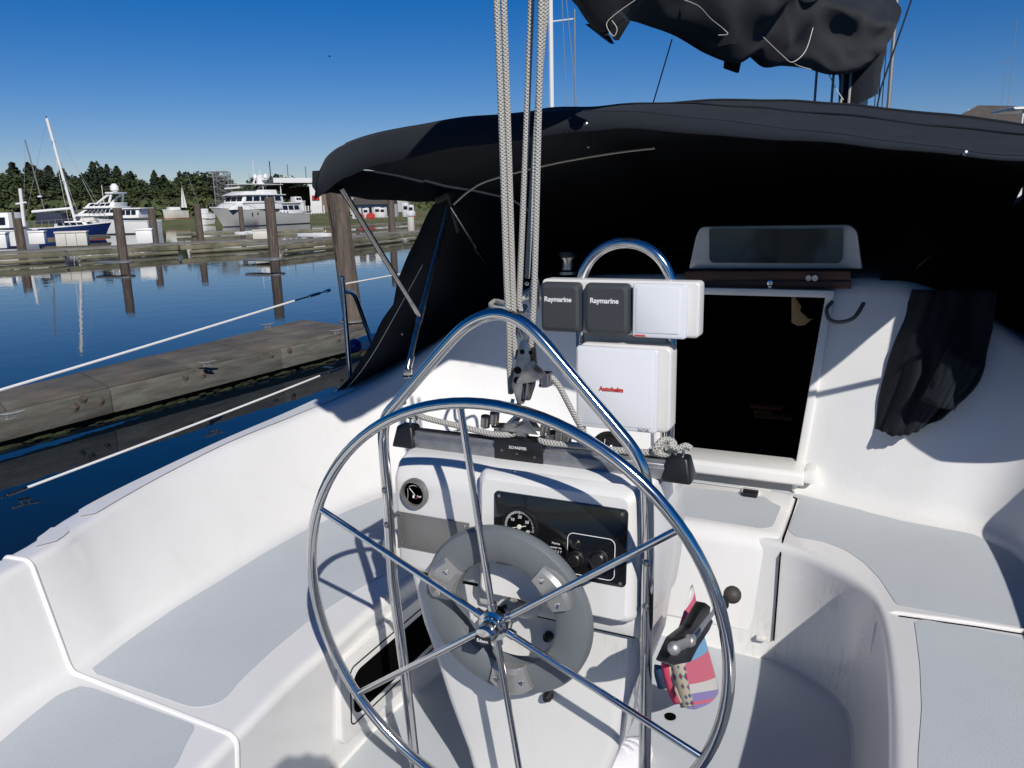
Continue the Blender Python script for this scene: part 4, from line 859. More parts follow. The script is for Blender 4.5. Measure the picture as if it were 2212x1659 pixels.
# ------------------------------------------------------------------ winch on the cabin top, canvas bag, sheet tail
# added dark canvas keeping the shaded cabin top black either side of the hatch
for nm, lb, x0, x1, y0, y1, h in (('shade_canvas', 'added black canvas heap darkening the shaded cabin top right of the hatch', .66, 1.50, 2.10, 2.7, .34), ('shade_canvas', 'added flat black canvas darkening the shaded cabin top left of the hatch', -1.15, -.12, 2.13, 3.1, .05)):
    fcv_ = thing(nm, lb, 'canvas', ((x0+x1)/2, (y0+y1)/2, 1.27), None); g = GG(); rows = []
    for i in range(25):
        v = i/24; r = []
        for k in range(41):
            u = k/40; x = x0+(x1-x0)*u; y = y0+(y1-y0)*v; base = 1.285-max(0, abs(x)-.7)*.42-(.0 if abs(x) < 1.1 else (abs(x)-1.1)*.5); e = min(u, 1-u, v*.8, 1-v)*2
            r.append(Vector((x, y-(.03 if v == 0 else 0), base+(h*min(1, e*3.2)**.6*(.8+.35*noise.noise(Vector((x*4, y*4, 1)))) if e > 0 else -.10))))
        rows.append(r)
    g.grid(rows); g.build('canvas_folds', 'canvas_in', fcv_, smooth=0)
wn_ = thing('winch', 'dark chrome rimmed winch under the dodger left of the companionway', 'winch', (-0.617,1.979,1.280))
c = Vector((-0.617,1.979,1.280)); g = G(); g.lathe([(.045, 0), (.045, .012), (.030, .02), (.026, .06), (.034, .075)], c, (0, 0, 1), 24); g.build('drum', 'steel2', wn_)
g = G(); g.lathe([(.040, .075), (.042, .085), (.040, .10), (.02, .105), (1e-6, .106)], c, (0, 0, 1), 24); g.build('winch_top', 'black', wn_)
lt = tag(G().tube(catmull([(-0.321,1.045,1.270), (-0.414,1.139,1.280), (-0.479,1.086,1.260), (-0.595,1.209,1.250), (-0.550,1.083,1.250), (-0.457,1.006,1.250), (-0.427,1.089,1.250)], 5), .008, 8).build('rope_loop', 'rope'), 'loose grey rope loop lying on the cabin side under the dodger', 'rope')
hl = tag(G().tube(catmull([(0.506,2.000,1.186),(0.490,1.960,1.161),(0.504,1.940,1.124),(0.544,1.930,1.116),(0.593,1.930,1.136),(0.622,1.980,1.187)], 5), .008, 8).build('hanging_line', 'strap'), 'dark cord looped over the right edge of the companionway', 'cord')
bg = thing('canvas_bag', 'dark navy canvas bag with gathered hem hanging right of the companionway', 'bag', (.85, 1.8, .9))
Lb = catmull([(0.790,2.030,1.240),(0.770,2.010,1.143),(0.742,1.980,1.038),(0.718,1.950,0.914),(0.702,1.930,0.806),(0.693,1.910,0.707)], 4)
Rb = catmull([(1.056,1.960,1.253),(1.053,1.930,1.131),(1.041,1.880,1.037),(1.036,1.850,0.974),(1.004,1.830,0.899),(0.919,1.830,0.796)], 4)
g = GG(); rows = []; n = len(Lb)
for i in range(n):
    a, b = Lb[i], Rb[i]; r = []; t = i/(n-1)
    for k in range(49):
        u = k/48; p = a.lerp(b, u)
        fold = .055*noise.noise(Vector((u*3.6+.7*t, t*1.6, 2.0)))+.016*noise.noise(Vector((u*8, t*3.5, 5.0)))+.006*noise.noise(Vector((u*30, t*3, 7.0)))*max(0, t-.7)*3
        p.y -= .085*math.sin(math.pi*u)**.6*(.55+.45*t)+fold*1.3
        p.z += (-.028*math.sin(math.pi*u)+.010*noise.noise(Vector((u*18, 1, 1))))*(t**3) 
        r.append(p)
    rows.append(r)
g.grid(rows); g.build('bag_cloth', 'canvas', bg, smooth=0, solid=.004)
g = GG(); rows = []
for i in range(9):
    t = i/8; r = []
    for k in range(33):
        u = k/32; a = Vector((0.917,1.780,1.064)).lerp(Vector((0.844,1.760,0.867)), t); b = Vector((1.020,1.760,1.007)).lerp(Vector((0.947,1.730,0.849)), t); p = a.lerp(b, u)
        p.y -= .03*math.sin(math.pi*u)+.012*noise.noise(Vector((u*9, t*5, 3))); r.append(p)
    rows.append(r)
g.grid(rows); g.build('elastic_gather', 'canvas', bg, smooth=0, solid=.004)

# ------------------------------------------------------------------ stanchion and lifelines on the port side
stn = thing('stanchion', 'steel lifeline stanchion with curved brace on the port deck edge', 'stanchion', (-1.68, 1.7, .75))
sb_, st_ = Vector((-1.680,1.727,0.782)), Vector((-1.680,1.716,1.262))
g = G(); g.tube([sb_+Vector((0, 0, -.08)), st_], .0125, 14); g.lathe([(.0145, 0), (.0145, .01), (.008, .016), (1e-6, .016)], st_, (0, 0, 1), 14); g.build('post', 'steel', stn)
g = G(); g.tube(fillet([(-1.680,1.727,1.203), (-1.700,1.830,1.184), (-1.740,2.002,0.913), (-1.750,2.047,0.818)], .05, 8), .0115, 12); g.build('brace', 'steel', stn)
ll = thing('upper_lifeline', 'white coated upper lifeline wire running to the port stanchion', 'lifeline', (-1.6, .8, 1.2))
a_ = Vector((-1.675,1.609,1.220)); z_ = Vector((-1.480,-0.086,1.133)); d = (z_-a_)
def sag(a, b, s, n=16): return [a.lerp(b, k/n)+Vector((0, 0, -s*math.sin(math.pi*k/n))) for k in range(n+1)]
far = a_+d*1.9
g = G(); g.tube(sag(a_.lerp(z_, .17), far, .004), .0042, 8); g.build('wire', 'bead', ll)
g = G(); g.tube([a_, a_.lerp(z_, .17)], .0035, 8); g.tube([a_.lerp(z_, .05), a_.lerp(z_, .10)], .007, 10); g.tube([a_.lerp(z_, .0), a_.lerp(z_, .02)], .008, 8); g.build('turnbuckle', 'steel', ll)
g = G(); g.tube([(-1.680,1.746,1.237), (-1.700,2.148,1.238), (-1.72, 4.5, 1.25)], .0042, 8); g.build('wire', 'bead', ll)
l2 = thing('lower_lifeline', 'white coated lower lifeline wire crossing the gap to the dock', 'lifeline', (-1.6, .8, .85))
a2 = Vector((-1.670,1.483,0.833)); b2 = Vector((-1.500,-0.047,0.827)); e2 = Vector((-1.680,1.715,0.836))
g = G(); g.tube(sag(a2, b2, .003), .0042, 8); g.build('wire', 'bead', l2)
g = G(); g.tube([a2, e2, Vector((-1.700,1.992,0.843))], .0028, 8); g.tube([a2.lerp(e2, .3), a2.lerp(e2, .8)], .006, 8); g.build('turnbuckle', 'steel2', l2)
g = G(); g.tube([b2, b2+(b2-a2)*.6], .0028, 8); g.tube([b2, b2+(b2-a2)*.04], .006, 8); g.build('wire_end', 'steel2', l2)
fn = thing('fender', 'white fender with blue end hanging outside the port rail', 'fender', (-1.950,2.150,0.852))
c = Vector((-1.950,2.133,0.850)); ax = Vector((.25, 1, .06)).normalized()
g = G(); g.lathe([(.040*math.sin(math.pi*k/16)+1e-6, -.038*math.cos(math.pi*k/16)) for k in range(17)], c, ax, 20); g.build('blue_end', 'blueball', fn)
g = G(); g.lathe([(.030, .02), (.040, .05), (.042, .30), (.03, .33), (1e-6, .34)], c, ax, 20); g.build('fender_body', 'bead', fn)

# ------------------------------------------------------------------ boom, sail cover, mast
M['spar'] = mat('white_spar', (.6, .6, .6), .35, .2)
mast = thing('mast', 'mast of this sailboat wrapped in dark navy sail cover', 'mast', (.38, 6.0, 1.3))
mc = Vector((.33, 6.0, 1.3))
g = G(); rows = []
for k in range(30):
    t = k/29; z = 2.33+t*5; rr_ = .20+.05*noise.noise(Vector((0, 0, z*3)))-(.05*max(0, 1-t*8)); ring = []
    for j in range(28):
        a = 2*math.pi*j/28; q = rr_*(1+.12*noise.noise(Vector((math.cos(a)*1.6, math.sin(a)*1.6, z*.8)))); ring.append(Vector((mc.x+q*math.cos(a)*.95, mc.y-.05+q*math.sin(a)*1.2, z+(.06*math.sin(a+1) if k == 0 else 0))))
    ring.append(ring[0].copy()); rows.append(ring)
g.grid(rows); g.build('mast_cover', 'canvas', mast, smooth=0, weld=True)
g = G(); g.tube([(mc.x, mc.y, 1.25), (mc.x, mc.y, 3)], .075, 20); g.build('mast_tube', 'spar', mast)
for dx, dy in ((-.33, -.2), (-.20, -.22), (-.13, -.22), (-.07, -.24)):
    g = G(); g.tube([(mc.x+dx, mc.y+dy, 1.2), (mc.x+dx+.02, mc.y+dy, 2.62)], .010, 8); g.build('halyard', 'rope', mast)
bm_ = thing('boom', 'boom wrapped in a sagging dark navy sail cover above the dodger', 'boom', (.1, 2.5, 2.4))
# spine of the cover: lower edge measured along the boom
low = catmull([(-.10, -.1, 2.12), (-.08, .35, 2.13), (-.055, .62, 2.115), (-.035, .80, 2.045), (-.02, .95, 2.10), (.0, 1.15, 2.115), (.02, 1.4, 2.125), (.05, 1.75, 2.115), (.08, 2.1, 2.13), (.10, 2.35, 2.19), (.12, 2.55, 2.17), (.15, 2.9, 2.22), (.2, 3.5, 2.28), (.26, 4.2, 2.33), (.32, 4.9, 2.42), (.36, 5.5, 2.52), (.40, 5.95, 2.6)], 8)
g = GG(); rows = []
for i, p in enumerate(low):
    t = i/(len(low)-1); R_ = .15+.045*t; Hh = .34+.36*t; ring = []
    for j in range(72):
        a = 2*math.pi*j/72; u = math.cos(a); v = math.sin(a)
        f1 = noise.noise(Vector((a*1.3, t*9, 0)))*.30+noise.noise(Vector((a*3.2+t*9, t*16, 4)))*.16+noise.noise(Vector((a*6+t*25, t*6, 9)))*.05
        w_ = R_*(1+f1)*(.45+.55*min(1, (v+1)*1.1)) if v < 0 else R_*(1+f1)*(1-.35*v)
        z = p.z+Hh*(v+1)/2*(1+.08*f1)
        ring.append(Vector((p.x+w_*u, p.y+.02*f1, z)))
    ring.append(ring[0].copy()); rows.append(ring)
g.grid(rows); g.build('sail_cover', 'canvas', bm_, smooth=0, weld=True)
g = G(); g.tube([(-.10, -.2, 2.30), (.40, 5.9, 2.72)], .06, 16); g.build('boom_tube', 'spar', bm_)
# hanging corner flaps
for P_ in ([(-0.097,0.820,2.077),(-0.050,0.800,2.070),(-0.015,0.800,2.014),(-0.042,0.810,2.034)], [(0.017,0.750,2.088),(0.045,0.750,2.057),(0.012,0.750,2.012),(-0.001,0.750,2.033),(0.002,0.750,2.079)], [(0.013,2.200,2.239),(0.075,2.200,2.190),(0.060,2.200,2.108),(0.005,2.200,2.131)], [(-0.001,1.700,2.206),(0.148,1.700,2.190),(0.134,1.700,2.137),(0.088,1.700,2.131),(0.034,1.700,2.165)]):
    g = G(); g.prism(P_, (.01, .012, 0)); g.build('cover_flap', 'canvas', bm_, bevel=.002)
def stitchline(pts, r=.003): g = G(); g.tube(catmull(pts, 5), r*.6, 6); g.build('stitching', 'stitch', bm_)
stitchline([(0.079,0.720,2.097),(0.027,0.720,2.070),(0.002,0.720,2.048),(0.021,0.720,2.017),(0.031,0.720,2.034),(0.017,0.720,2.055)], .0016)
stitchline([(0.085,1.200,2.191),(0.107,1.300,2.189),(0.122,1.400,2.170),(0.143,1.500,2.154),(0.159,1.500,2.135),(0.128,1.500,2.135)], .0022)
stitchline([(0.100,2.100,2.301),(0.147,2.200,2.254),(0.222,2.350,2.183),(0.258,2.400,2.160),(0.297,2.500,2.216),(0.312,2.600,2.325)], .003)
stitchline([(0.258,2.400,2.160),(0.271,2.500,2.157),(0.314,2.600,2.151)], .003)
stitchline([(0.240,4.200,2.749),(0.309,4.200,2.663),(0.353,4.300,2.623)], .006)
stitchline([(0.183,4.800,2.445),(0.247,4.800,2.320),(0.303,4.800,2.237)], .005)
vg = tag(G().tube([(-0.337,2.660,2.355), (-0.483,2.827,2.057)], .0035, 8).build('vang_wire', 'steel2'), 'thin steel wire from the boom cover down behind the dodger', 'wire')
st2 = tag(G().tube([(0.658,7.600,3.421), (0.441,7.595,2.611), (0.415,7.594,2.397)], .008, 8).build('shroud_wire', 'black'), 'dark slanting wire crossing the thin mast right of the sail cover', 'wire')

# ------------------------------------------------------------------ shore, docks, pilings
M['grass'] = mat('dry_grass_bank', (.13, .13, .045), .95, var=.6, vscale=.25, col2=(.05, .065, .02), detail=8)
M['plank'] = mat('grey_dock_plank', (.25, .23, .19), .9, var=.5, vscale=.8, col2=(.12, .11, .085), detail=6)
M['waler'] = mat('mossy_dock_timber', (.22, .20, .13), .9, var=.6, vscale=.7, col2=(.07, .07, .04), detail=6)
M['weed'] = mat('green_brown_weed', (.035, .042, .008), .95, var=.7, vscale=4, bump=2, bscale=12, col2=(.008, .009, .004))
M['pile'] = mat('dark_piling_wood', (.15, .12, .095), .9, var=.8, vscale=3.0, bump=2.5, bscale=9, stretch=(5, 5, .5), col2=(.045, .032, .024), detail=8)
M['galv'] = mat('galvanised_metal', (.30, .305, .30), .45, .5, var=.3, vscale=20)
M['white'] = mat('white_boat_paint', (.72, .72, .70), .35)
M['offw'] = mat('cream_box_plastic', (.58, .56, .50), .5, var=.1, vscale=2)
M['glass'] = mat('dark_boat_window', (.012, .015, .018), .12, coat=.3)
M['bluehull'] = mat('navy_blue_hull', (.012, .03, .12), .25)
M['greyhull'] = mat('pale_grey_hull', (.46, .46, .43), .35)
M['redpaint'] = mat('red_paint', (.4, .03, .02), .5)
M['darkcanvas'] = mat('dark_boat_canvas', (.02, .025, .05), .85)
M['rust'] = mat('brown_siding', (.22, .16, .11), .8, var=.3, vscale=1)
M['roofb'] = mat('brown_shingle_roof', (.085, .07, .06), .9, var=.3, vscale=2)
M['roofg'] = mat('dark_roof_edge', (.06, .06, .06), .8)
M['bark'] = mat('tree_bark', (.07, .05, .035), .9)
M['leafa'] = mat('dark_conifer_foliage', (.030, .045, .018), .9, var=.5, vscale=.5, col2=(.009, .018, .008))
M['leafb'] = mat('mid_green_foliage', (.075, .098, .028), .9, var=.55, vscale=.5, col2=(.018, .032, .010))
M['leafc'] = mat('olive_foliage', (.11, .12, .035), .9, var=.5, vscale=.5, col2=(.03, .042, .014))

g = GG(); rows = []
for rr_, zz in ((131, -1.6), (139, -.5), (150, .5), (175, 1.0), (240, 1.6), (420, 4.0), (900, 6)):
    r = []
    for k in range(91):
        a = rad(-175+350*k/90); w_ = 1+.035*noise.noise(Vector((math.cos(a)*3, math.sin(a)*3, rr_*.02)))
        r.append(Vector((math.sin(a)*rr_*w_, math.cos(a)*rr_*w_, zz+.35*noise.noise(Vector((a*9, rr_*.1, 0))))))
    rows.append(r)
g.grid(rows); struct(g.build('shore', 'grass', smooth=0))

# near finger dock
fd = thing('finger_dock', 'weathered wooden finger dock with rusty bolts beyond the lifelines', 'dock', (-7.910,6.176,-0.700))
nl, nr_, fr_, fl_ = [Vector(q) for q in ((-7.242,2.230,-0.300), (-6.876,8.964,-0.300), (-8.565,9.429,-0.300), (-8.045,2.629,-0.300))]
M['deckply'] = mat('stained_deck_sheet', (.165, .145, .11), .85, var=.85, vscale=1.3, bump=.8, bscale=50, stretch=(1.6, .7, 1), col2=(.045, .042, .036), detail=9)
def _stain(m):
    nt = m.node_tree; b = nt.nodes['Principled BSDF']; tc = nt.nodes['Texture Coordinate']
    mp = nt.nodes.new('ShaderNodeMapping'); mp.inputs['Scale'].default_value = (1.5, 5, 1); mp.inputs['Rotation'].default_value = (0, 0, .9); nt.links.new(tc.outputs['Object'], mp.inputs[0])
    nz = nt.nodes.new('ShaderNodeTexNoise'); nz.inputs['Scale'].default_value = 3; nz.inputs['Detail'].default_value = 6; nt.links.new(mp.outputs[0], nz.inputs[0])
    r = nt.nodes.new('ShaderNodeValToRGB'); r.color_ramp.elements[0].position = .60; r.color_ramp.elements[0].color = (0, 0, 0, 1); r.color_ramp.elements[1].position = .70; r.color_ramp.elements[1].color = (.7, .7, .7, 1); nt.links.new(nz.outputs[0], r.inputs[0])
    mx = nt.nodes.new('ShaderNodeMixRGB'); mx.inputs[2].default_value = (.17, .075, .035, 1); old = b.inputs['Base Color'].links[0].from_socket
    nt.links.new(r.outputs[0], mx.inputs[0]); nt.links.new(old, mx.inputs[1]); nt.links.new(mx.outputs[0], b.inputs['Base Color'])
_stain(M['deckply'])
up = Vector((0, 0, 1))
for k in range(6):   # deck sheets butted along the finger
    a, b = k/6+.0008, (k+1)/6-.0008
    p = [nl.lerp(nr_, a), nl.lerp(nr_, b), fl_.lerp(fr_, b), fl_.lerp(fr_, a)]; p[0] += Vector((-.06, 0, 0)); p[1] += Vector((-.06, 0, 0))
    g = G(); g.prism([q-up*.03+up*.004*((k*7) % 3) for q in p], (0, 0, .03)); g.build('deck_sheet', 'deckply', fd, bevel=.006)
Ln = (nr_-nl)
for k, (a, b) in enumerate(((0, .33), (.332, .72), (.722, 1.0))):
    for z0, z1 in ((-.30, -.02),):
        g = G(); p0 = nl.lerp(nr_, a)+Vector((.0, 0, z0)); p1 = nl.lerp(nr_, b)+Vector((0, 0, z0)); w_ = Vector((-.07, 0, 0))
        g.hexa([p0, p1, p1+w_, p0+w_], [p0+up*(z1-z0), p1+up*(z1-z0), p1+w_+up*(z1-z0), p0+w_+up*(z1-z0)]); g.build('fascia_board', 'wood', fd, bevel=.012)
g = G(); p0 = nr_+Vector((0, .02, -.3)); p1 = fr_+Vector((0, .02, -.3)); w_ = Vector((0, .06, 0)); g.hexa([p0, p0+w_, p1+w_, p1], [p0+up*.28, p0+w_+up*.28, p1+w_+up*.28, p1+up*.28]); g.build('fascia_board', 'wood', fd, bevel=.01)
g = G(); p = [nl+Vector((-.16, 0, -.42)), nr_+Vector((-.16, -.05, -.42)), fr_+Vector((.08, -.05, -.42)), fl_+Vector((.08, 0, -.42))]; g.prism([q-up*.4 for q in p], (0, 0, .5)); g.build('float', 'weed', fd, bevel=.03)
g = G()
for k in range(260):
    t = random.random(); p = nl.lerp(nr_, t)+Vector((-.13+random.random()*.05, 0, -.365-random.random()*.05)); g.ball(p, .02+.03*random.random(), 5, (1, 2.2, .6))
wd = g.build('weed_growth', 'weed', fd); wd['kind'] = 'stuff'
for q in ((-7.000,4.119,-0.029), (-6.860,4.017,-0.426), (-6.840,4.313,-0.428), (-6.720,5.451,-0.383), (-6.700,5.748,-0.361), (-6.700,5.712,-0.401), (-6.600,6.882,-0.312), (-6.600,7.225,-0.327), (-6.500,8.269,-0.270)):
    y = q[1]; t = (y-nl.y)/(nr_.y-nl.y); p = nl.lerp(nr_, t); p = Vector((p.x+.004, y, q[2]))
    p.z = max(-.56, min(-.36, p.z)); g = G(); g.lathe([(.045, -.004), (.045, .006), (.02, .008), (.02, .022), (1e-6, .024)], p, (1, -.1, 0), 12); g.build('bolt', 'pile', fd)
def cleat(p, ang, s=1.0, label='', grp='cleats on the finger dock'):
    c = thing('dock_cleat', label, 'cleat', tuple(p), grp)
    q = Matrix.Rotation(ang, 3, 'Z'); P_ = Vector(p)
    g = G(); g.tube(catmull([P_+q @ Vector(v)*s for v in ((-.17, 0, .085), (-.10, 0, .078), (-.04, 0, .072), (.04, 0, .072), (.10, 0, .078), (.17, 0, .085))], 3), lambda t: (.012+.008*math.sin(t*math.pi))*s, 8); g.build('horn', 'galv', c)
    for x in (-.045, .045):
        g = G(); g.tube([P_+q @ Vector((x, 0, 0))*s, P_+q @ Vector((x*.9, 0, .07))*s], .014*s, 8); g.build('post', 'galv', c)
    g = G(); g.box(P_+Vector((0, 0, .006)), (.16*s, .06*s, .012), q); g.build('base', 'galv', c, bevel=.003)
for q, a, lb in (((-6.744,3.122,-0.300), 1.25, 'galvanised cleat at the left end of the finger dock near edge'), ((-6.895,5.698,-0.300), 1.25, 'galvanised cleat halfway along the near edge of the finger dock'), ((-6.933,8.324,-0.300), 1.25, 'galvanised cleat at the far end of the dock beside the stanchion'), ((-8.573,8.498,-0.300), 1.25, 'galvanised cleat on the far edge of the finger dock')):
    cleat(Vector(q)+Vector((-.05 if 'far edge' not in lb else .05, 0, .004)), rad(70), .72, lb)

def piling(x, y, z0, z1, r, label, grp='wooden pilings in the harbour', lean=0.0, name='piling'):
    t = thing(name, label, 'piling', (x, y, -1.2), grp); g = G(); n = 14; rows = []; H = z1+1.6
    for k, zz in enumerate([-1.6, -1.0, -.4, .2, .8, z1-.5, z1-.12, z1-.03, z1]):
        q = r*(1.06-.10*(zz+1.6)/H)*(.93 if k == 8 else 1); ring = []
        for j in range(n):
            a = 2*math.pi*j/n; w_ = 1+.07*noise.noise(Vector((math.cos(a)*2, math.sin(a)*2, zz*.4+x)))
            ring.append(Vector((x+lean*(zz+1)+q*w_*math.cos(a), y+lean*.4*(zz+1)+q*w_*math.sin(a), zz)))
        ring.append(ring[0].copy()); rows.append(ring)
    g.grid(rows); g.add(rows[-1][:-1], [tuple(range(n))]); g.build('trunk', 'pile', t, smooth=50, weld=True); return t
x, y, z0, z1 = (-7.467,9.252,-0.300,2.289)
np_ = piling(x+.02, y+.20, z0, z1, .165, 'thick near piling with split bark at the end of the finger dock', lean=-.062)
g = G(); random.seed(3)
for k in range(34):
    a = random.random()*6.28; z_ = .2+1.7*random.random(); h_ = .15+.35*random.random(); f_ = lambda z: Vector((x+.02-.062*(z+1)+.157*math.cos(a), y+.20-.025*(z+1)+.157*math.sin(a), z)); g.tube([f_(z_-h_), f_(z_), f_(z_+h_)], .008+.008*random.random(), 5)
g.build('bark_ridges', 'pile', np_, bevel=.003)
g = G(); g.tube([(x-.05+.21*math.cos(a), y+.18+.21*math.sin(a), -.27) for a in [k*.35 for k in range(18)]], .02, 6, closed=True); g.build('hoop', 'galv', np_)
PL = [((-46.036,28.986,-0.200,1.433), .20, 'dark reddish piling beside the white boat at the far left'), ((-50.252,31.447,-0.200,1.943), .075, 'thin tilted post left of the white dock boxes'), ((-32.586,25.073,-0.700,1.822), .21, 'dark piling standing in front of the far dock below the tall white yacht'),
      ((-42.858,35.755,-0.200,1.822), .23, 'grey piling right of the white bin on the far dock'), ((-42.771,39.460,-0.200,2.008), .23, 'grey piling left of the big grey hulled yacht'), ((-50.632,51.577,-0.200,1.869), .20, 'short dark piling in front of the bow of the big yacht'),
      ((-25.655,27.681,-0.700,2.128), .235, 'tall dark piling standing in the water before the big yacht'), ((-30.804,45.144,-0.200,2.429), .24, 'grey piling right of the thick near piling'), ((-89.010,132.820,-0.200,3.077), .3, 'far piling just right of the fuel dock building')]
for (x, y, z0, z1), r, lb in PL: piling(x, y, z0, z1, r, lb)

# far dock running across the basin
def dock(name, label, A, B, wdt, zt, seg, two=True, grp=None):
    A = Vector(A); B = Vector(B); d = (B-A); L = d.length; d.normalize(); nn = Vector((-d.y, d.x, 0))
    if nn.dot(Vector((-1, .3, 0))) < 0: nn = -nn
    t = thing(name, label, 'dock', tuple((A+B)/2), grp)
    n = max(1, int(L/seg))
    for k in range(n):
        a = A+d*(L*k/n+.06); b = A+d*(L*(k+1)/n-.06); dz = random.uniform(-.02, .02)
        a = Vector((a.x, a.y, zt+dz)); b = Vector((b.x, b.y, zt+dz+random.uniform(-.02, .02)))
        g = G(); g.hexa([a-up*.08, b-up*.08, b-up*.08+nn*wdt, a-up*.08+nn*wdt], [a, b, b+nn*wdt, a+nn*wdt]); g.build('deck_section', 'plank', t, bevel=.01)
        g = G(); g.hexa([a-up*.33-nn*.05, b-up*.33-nn*.05, b-up*.33+nn*.1, a-up*.33+nn*.1], [a-up*.10-nn*.05, b-up*.10-nn*.05, b-up*.10+nn*.1, a-up*.10+nn*.1]); g.build('waler', 'waler', t, bevel=.015)
        if two:
            o = random.uniform(.1, .7); g = G(); g.tube([a-up*.47-nn*.12+d*o, b-up*.47-nn*.12-d*.1], .10, 8); g.build('float_log', 'waler', t)
    return t
for q, lb in (((-28.240,21.620,-0.400), 'grey steel pile bracket at the foot of the dark piling before the white yacht'), ((-22.213,23.888,-0.400), 'grey steel pile bracket at the foot of the tall dark piling')):
    q = Vector(q); gb = thing('pile_bracket', lb, 'bracket', tuple(q)); g = G(); g.tube([q+Vector((.34*math.cos(a), .34*math.sin(a), 0)) for a in [k*.4488 for k in range(14)]], .05, 6, closed=True); g.build('ring', 'galv', gb)
    g = G(); g.box(q+Vector((-.55, -.25, 0)), (1.3, .5, .10)); g.build('plate', 'galv', gb, bevel=.02)
random.seed(11)
dock('main_dock', 'long weathered wooden dock crossing the basin behind the pilings', (-38.386,19.660,-0.700), (-32.807,35.603,-0.700), 2.4, -.12, 5.5)
dock('main_dock', 'right part of the far wooden dock, behind the near piling', (-27.679,30.034,-0.700), (-29.358,49.651,-0.700), 2.4, -.12, 5.5)
dock('back_dock', 'narrow low dock in front of the grey yacht', (-59.177,51.998,-0.700), (-48.017,59.243,-0.700), 1.2, -.3, 6, False)
dock('fuel_float', 'low float in front of the fuel dock building', (-89.528,111.111,-0.700), (-106.340,185.546,-0.700), 2.5, -.2, 8, False)
dock('service_float', 'float with white service post right of the near piling', (-50.869,62.807,-0.700), (-50.467,87.900,-0.700), 1.6, -.25, 8, False)
dock('back_dock', 'grey float below the moored blue ketch', (-58.745,32.953,-0.700), (-60.561,46.297,-0.700), 1.2, -.25, 6, False)
def dock_box(q, w, h, label, m='white', n=1):
    q = Vector(q); t = thing('dock_box', label, 'dock box', tuple(q), 'white storage boxes on the far dock')
    rz = Matrix.Rotation(rad(8), 3, 'Z'); dr = Vector((.62, .78, 0))
    g = G(); g.box((0, 0, h*.43), (w, .7, h*.86)); g.xf(Matrix.Translation(q) @ Matrix.Rotation(rad(42), 4, 'Z')); g.build('box_body', m, t, bevel=.03)
    g = G(); g.box((0, 0, h*.93), (w+.08, .78, h*.14)); g.xf(Matrix.Translation(q) @ Matrix.Rotation(rad(42), 4, 'Z')); g.build('lid', m, t, bevel=.04)
    for k in range(n-1):
        g = G(); g.box((-w/2+w*(k+1)/n, -.355, h*.43), (.03, .02, h*.8)); g.xf(Matrix.Translation(q) @ Matrix.Rotation(rad(42), 4, 'Z')); g.build('batten', 'plank', t)
dock_box((-40.306,28.149,-0.120), 1.55, .80, 'largest cream dock box with two upright battens', 'offw', 3)
dock_box((-45.969,29.986,-0.120), .85, .78, 'white dock box with a round top behind the blue ketch pedestal')
dock_box((-43.125,25.931,-0.120), .75, .85, 'white dock box cut by the left edge of the photo')
dock_box((-37.959,30.925,-0.120), .85, .82, 'white plastic bin left of the grey piling')
dock_box((-33.528,35.411,-0.120), .95, .55, 'cream dock box touching the tall dark piling', 'offw')
for q, w, lb in (((-40.414,40.913,-0.120), .5, 'small white step left of the cream box before the big yacht'), ((-41.034,42.411,-0.120), .5, 'small white step touching the cream box before the big yacht'), ((-31.281,37.526,-0.120), 1.4, 'long white dock step between the dark piling and the near piling')):
    q = Vector(q); tag(G().box(q+Vector((0, 0, .12)), (w*1.6, .5, .22)).build('dock_step', 'white', bevel=.03), lb, 'step')

